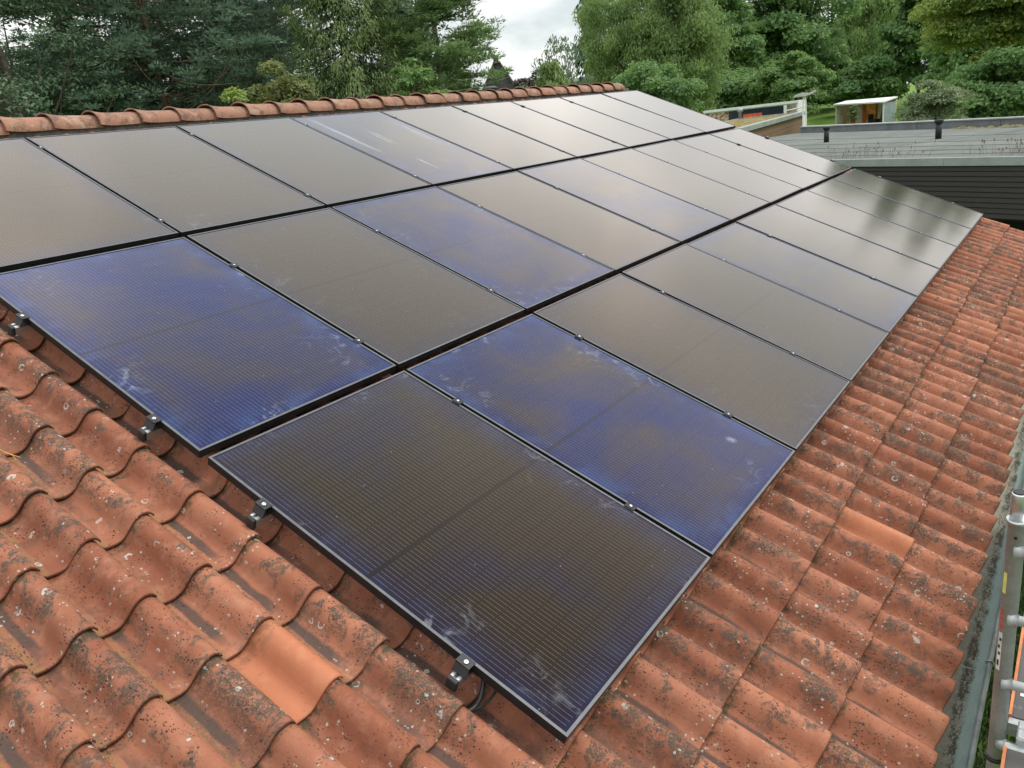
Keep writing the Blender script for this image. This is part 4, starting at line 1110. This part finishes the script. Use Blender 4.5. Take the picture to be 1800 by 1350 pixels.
def pine(name, label, az, d, H, R, zb, mat, seed, limbs=60, tufts=9, needle=.20, spread=.45, up=.25, group=None, bark='bark_pine', per=46, lean=(0, 0)):
    rng = np.random.default_rng(seed); x, y, _ = polar(az, d, 0)
    t = thing(name, label, 'tree', (x, y, ground_z(x, y)), group=group)
    m = MB(); tr = H * .012
    px = lambda s: (lean[0] * s * s, lean[1] * s * s, H * s)
    m.tube([px(i / 8) for i in range(9)], [tr * (1 - .85 * i / 8) for i in range(9)], 8, 0, False)
    C = []; N = []; S = []; A = []
    for k in range(limbs):
        f = rng.uniform(0, 1); z = zb + (H - zb) * f; s = z / H
        ln = R * (1 - f ** 2.2 * .8) * rng.uniform(.5, 1.08); a = rng.uniform(0, 2 * math.pi)
        dr = np.array([math.cos(a), math.sin(a), 0]); b0 = np.array(px(s)); e = b0 + dr * ln + np.array([0, 0, ln * (up + rng.normal() * .16)])
        limb(m, tuple(b0), tuple(e), tr * .20 * (1.1 - f * .6), .008, -.05 * ln, 5, rng)
        for q in range(tufts):
            u = 1 - abs(rng.normal()) * .33; u = max(u, .28)
            c = b0 + (e - b0) * u + rng.normal(size=3) * ln * .15 * np.array([1, 1, .45]) + np.array([0, 0, .08 * ln])
            g = int(per * rng.uniform(.6, 1.3)); dd = rng.normal(size=(g, 3)); dd[:, 2] = np.abs(dd[:, 2]) * .9 - .25; dd /= np.linalg.norm(dd, axis=1, keepdims=True)
            rad_ = spread * rng.uniform(.5, 1.2)
            C.append(c + dd * rad_ * rng.uniform(.25, 1, (g, 1)) * np.array([1, 1, .62])); A.append(dd); N.append(rng.normal(size=(g, 3)) + np.array([0, 0, .6])); S.append(needle * rng.uniform(.6, 1.2, g))
    leaf_object('crown', np.concatenate(C), np.concatenate(N), np.concatenate(S), .30, mat, t, rng, np.concatenate(A))
    m.build('trunk', M[bark], t)
    return t

LM = dict(
    dark=leaf_material('leaf_dark', (.075, .130, .072), (.145, .220, .115), 1.0, .42),
    bluish=leaf_material('needle_blue', (.070, .122, .082), (.130, .200, .125), 1.2, .42),
    pine=leaf_material('needle_green', (.100, .180, .066), (.210, .305, .110), 1.1, .42),
    spruce=leaf_material('needle_spruce', (.062, .120, .042), (.120, .190, .066), 1.4, .3, (.215, .275, .088)),
    olive=leaf_material('leaf_olive', (.120, .155, .055), (.235, .255, .090), .9, .42),
    mid=leaf_material('leaf_mid', (.090, .185, .052), (.195, .305, .085), .6, .45),
    oak=leaf_material('leaf_oak', (.085, .175, .055), (.185, .300, .092), .4, .45),
    willow=leaf_material('leaf_willow', (.120, .205, .060), (.235, .325, .105), .5, .45),
    maple=leaf_material('leaf_maple', (.125, .220, .050), (.345, .405, .090), .30, .45),
    shrub=leaf_material('leaf_shrub', (.125, .175, .088), (.235, .285, .145), 1.1, .42),
    purple=leaf_material('leaf_purple', (.060, .050, .048), (.115, .092, .082), 1.0),
)
def build_trees():
    B, S, P = broadleaf, spruce, pine
    # behind the ridge, left to right in the picture
    B('birch_tree', 'thin leaved dark tree with sky showing through at left edge', 66.0, 25, 13, 3.4, 3.5, LM['dark'], 21, 90, 330, .058, .36, .7, cat='tree', crumb=.25)
    P('pine_tree', 'dark bluish pine beside the thin leaved tree at left', 62.0, 27, 14, 3.6, 3.5, LM['bluish'], 22, 150, 11, .064, .42, .15, per=68)
    P('pine_tree', 'broad dark pine behind the second top row panel, open twigs', 57.4, 26, 14, 3.9, 3.0, LM['bluish'], 23, 150, 11, .064, .42, .15, per=68)
    P('pine_tree', 'dark pine left of the olive green bush', 53.2, 28, 14.5, 3.8, 3.0, LM['bluish'], 24, 150, 11, .064, .42, .15, per=68)
    P('pine_tree', 'dark pine rising directly behind the olive green bush, gaps of sky', 49.8, 32, 14.5, 3.2, 3.5, LM['bluish'], 25, 80, 10, .062, .42, .15, per=90)
    B('broadleaf_tree', 'dark tree low behind the pines at far left', 64.0, 34, 10.6, 4.0, 1.0, LM['dark'], 26, 70, 420, .085)
    B('broadleaf_tree', 'dark tree filling the gap between the two broad pines', 55.2, 38, 12.8, 4.8, 1.0, LM['dark'], 27, 80, 420, .09)
    B('broadleaf_tree', 'dark tree behind the bush and the drooping spruce', 47.2, 40, 9.8, 4.2, 1.0, LM['dark'], 28, 80, 420, .09)
    B('broadleaf_tree', 'dark tree closing the view behind the left pines', 60.2, 46, 15.0, 5.0, 1.5, LM['dark'], 70, 80, 300, .11)
    B('broadleaf_tree', 'dark tree far behind the pine beside the olive bush', 52.0, 50, 14.5, 4.8, 1.5, LM['dark'], 71, 80, 300, .12)
    B('bush', 'olive green rounded bush behind the ridge left of the spruce', 50.3, 19.5, 7.5, 1.15, 3.6, LM['olive'], 29, 44, 420, .045, 0, .75, cat='bush', crumb=.30, lobes=.5)
    B('bush', 'yellow green small leaved bush low behind the ridge', 53.4, 18.5, 6.45, .95, 3.8, LM['maple'], 30, 32, 380, .045, .1, .75, cat='bush', crumb=.28, lobes=.5)
    S('spruce_tree', 'tall drooping spruce with light olive tips behind the ridge', 45.6, 25, 14.5, 2.75, 3.0, LM['spruce'], 31, .25, .058, .60, 190)
    B('broadleaf_tree', 'dark tree between the drooping spruce and the bright pine', 42.7, 36, 15, 2.6, 3.0, LM['dark'], 32, 60, 320, .11, .15)
    P('pine_tree', 'bright green open pine with a bare trunk showing', 39.6, 26, 13.5, 2.4, 2.6, LM['pine'], 33, 150, 10, .062, .40, .10, bark='bark_birch', per=85)
    B('young_tree', 'mid green undergrowth tree left of the bright pine trunk', 41.8, 23, 7.2, 1.2, 3.0, LM['mid'], 34, 50, 340, .06, crumb=.33)
    B('broadleaf_tree', 'dense mid green tree low behind the bright pine', 41.0, 31, 8.2, 2.2, 2.5, LM['mid'], 64, 70, 300, .10, crumb=.3)
    B('broadleaf_tree', 'mid green tree at the right foot of the bright pine', 38.9, 33, 6.6, 1.6, 2.5, LM['mid'], 65, 60, 280, .10, crumb=.3)
    S('young_conifer', 'small bright conifer beside the flue cowl', 38.3, 24, 5.7, 1.05, 2.8, LM['pine'], 35, .2, .07, .25, 60)
    B('young_tree', 'low green shrub at the foot of the bright pine', 39.4, 20, 5.3, 1.0, 3.2, LM['mid'], 36, 40, 320, .055, cat='shrub', crumb=.33)
    B('broadleaf_tree', 'dark purple leaved tree beside the steep gabled house', 33.6, 58, 9.6, 1.9, 4.0, LM['purple'], 37, 46, 130, .17, .3, .6)
    B('bush', 'grey green bush in front of the gabled house', 34.1, 32, 6.9, 1.15, 3.0, LM['dark'], 38, 40, 150, .10, cat='bush', crumb=.34)
    B('birch_tree', 'slender birch with fine grey green leaves against the sky', 31.2, 46, 9.7, 1.7, 4.2, LM['dark'], 39, 90, 60, .10, .25, .6, bark='bark_birch', droop=.5, crumb=.24)
    B('birch_tree', 'thin twiggy tree beside the slender birch', 32.9, 52, 9.0, 1.6, 4.0, LM['purple'], 50, 50, 60, .12, .3, .6, crumb=.26)
    S('cypress', 'pale green conical cypress in front of the slender birch', 32.2, 30, 7.1, 1.55, 2.6, LM['willow'], 40, .2, .13, -.35, 60)
    # beyond the flat-roofed building, left to right
    S('spruce_tree', 'dark spruce spire behind the pale green willow', 29.2, 108, 22, 3.8, 6, LM['bluish'], 41, .8, .5, .4, 26)
    B('willow_tree', 'large pale green willow left of the dark oak', 27.1, 92, 19, 5.0, 3.0, LM['willow'], 42, 120, 500, .18, 0, .8, droop=.35, crumb=.26)
    B('willow_tree', 'pale green willow with rounded boughs above the far panels', 23.9, 88, 19.5, 5.6, 2.0, LM['willow'], 43, 130, 500, .18, 0, .75, droop=.3, crumb=.27)
    B('hedge_tree', 'dark leafy tree low behind the ridge end', 25.5, 70, 8.8, 4.6, 1.0, LM['oak'], 44, 80, 380, .15)
    B('oak_tree', 'huge dark green oak above the trailer', 17.6, 128, 24, 11.0, 1.2, LM['oak'], 45, 190, 520, .27, 0, .6, crumb=.22)
    B('broadleaf_tree', 'dark green tree left of the huge oak', 21.6, 112, 21, 6.0, 1.0, LM['oak'], 46, 130, 380, .23, crumb=.25)
    B('broadleaf_tree', 'rounded mid green tree behind the street lamp', 17.2, 98, 9.8, 4.4, 0.6, LM['mid'], 47, 90, 400, .19, crumb=.27)
    B('broadleaf_tree', 'hanging grey green tree behind the container', 12.0, 150, 21, 6.5, 1.0, LM['willow'], 48, 90, 240, .34, .2, .8, droop=.7, crumb=.25)
    B('broadleaf_tree', 'dark tree closing the gap behind the container', 13.2, 165, 15, 8.0, .2, LM['dark'], 49, 120, 260, .40)
    B('broadleaf_tree', 'dark low tree under the boughs of the huge oak', 15.2, 132, 7.0, 6.5, .1, LM['oak'], 59, 100, 260, .30)
    B('broadleaf_tree', 'dark low tree just behind the open container', 12.2, 120, 7.0, 5.0, .1, LM['oak'], 63, 90, 240, .28)
    B('broadleaf_tree', 'dark low tree in the shade left of the trailer', 20.5, 104, 8.5, 6.0, .1, LM['oak'], 60, 90, 240, .28)
    B('maple_tree', 'tall narrow dark maple rising above the yellow green one', 6.4, 68, 21, 2.9, 8.0, LM['oak'], 67, 110, 280, .17, 0, .7, crumb=.3)
    B('maple_tree', 'second tall narrow tree above the right edge maples', 3.2, 66, 19.8, 2.3, 8.0, LM['oak'], 68, 90, 280, .17, 0, .7, crumb=.3)
    B('broadleaf_tree', 'narrow dark tree behind the maples cut by the right edge', .6, 66, 18.3, 1.8, 6.0, LM['oak'], 69, 70, 240, .17, 0, .7, crumb=.32)
    B('maple_tree', 'big yellow green maple at the right edge', 5.6, 62, 14.2, 5.7, 4.2, LM['maple'], 51, 190, 680, .115, .06, .55, crumb=.22)
    B('maple_tree', 'second maple, darker, cut by the right edge', 1.2, 58, 12.5, 5.4, .8, LM['maple'], 52, 80, 300, .15, .1, .55, crumb=.22)
    B('broadleaf_tree', 'dark undergrowth tree under the maple', 4.6, 54, 6.2, 3.4, .4, LM['oak'], 53, 80, 380, .12, crumb=.27)
    B('broadleaf_tree', 'dark undergrowth tree between shrub and maple trunk', 6.3, 58, 6.2, 2.7, .4, LM['oak'], 54, 70, 380, .12, crumb=.27)
    B('broadleaf_tree', 'dark tree standing behind the grey green shrub', 9.3, 122, 18, 6.5, .8, LM['oak'], 58, 110, 240, .30, .12)
    B('broadleaf_tree', 'dark tree closing the view under the maple boughs', 5.2, 84, 11.5, 6.0, .3, LM['oak'], 66, 110, 260, .24)
    B('shrub', 'grey green rounded shrub beside the container', 8.75, 49, 4.9, 1.75, .6, LM['shrub'], 55, 90, 300, .075, 0, .7, cat='shrub', crumb=.3)
    B('sapling', 'small bright sapling in front of the dark undergrowth', 6.9, 44, 4.1, .55, 1.8, LM['mid'], 56, 16, 24, .09, .1, .4, cat='sapling', trunk_r=.025, bark='bark_birch')
    B('potted_plant', 'bushy green plant in front of the open container', 13.05, 96, 2.4, .62, .8, LM['shrub'], 57, 30, 90, .09, cat='plant', trunk_r=.06, crumb=.36, ground=-2.7)
build_trees()

# grass tufts in the strip of lawn seen between the gutter and the scaffold
def build_grass():
    rng = np.random.default_rng(4); n = 17000
    x = rng.uniform(1.5, 9, n); y = rng.uniform(-1.35, -.55, n)
    c = np.stack([x, y, np.full(n, GROUND + .05)], 1); ax = rng.normal(size=(n, 3)) * .35 + np.array([0, 0, 1.0])
    t = NT('grass_blades_shaded'); p = t.pos(); t.bsdf(t.mix(t.noise(p, 8, 3), (.022, .045, .010), (.055, .090, .020)), .7)  # darker than the lawn: shade beside the house put into the colour
    o = leaf_object('grass', c, rng.normal(size=(n, 3)) * np.array([1, 1, .2]), rng.uniform(.03, .09, n), .10, t.mat, None, rng, ax); tag(o, kind='stuff')
build_grass()
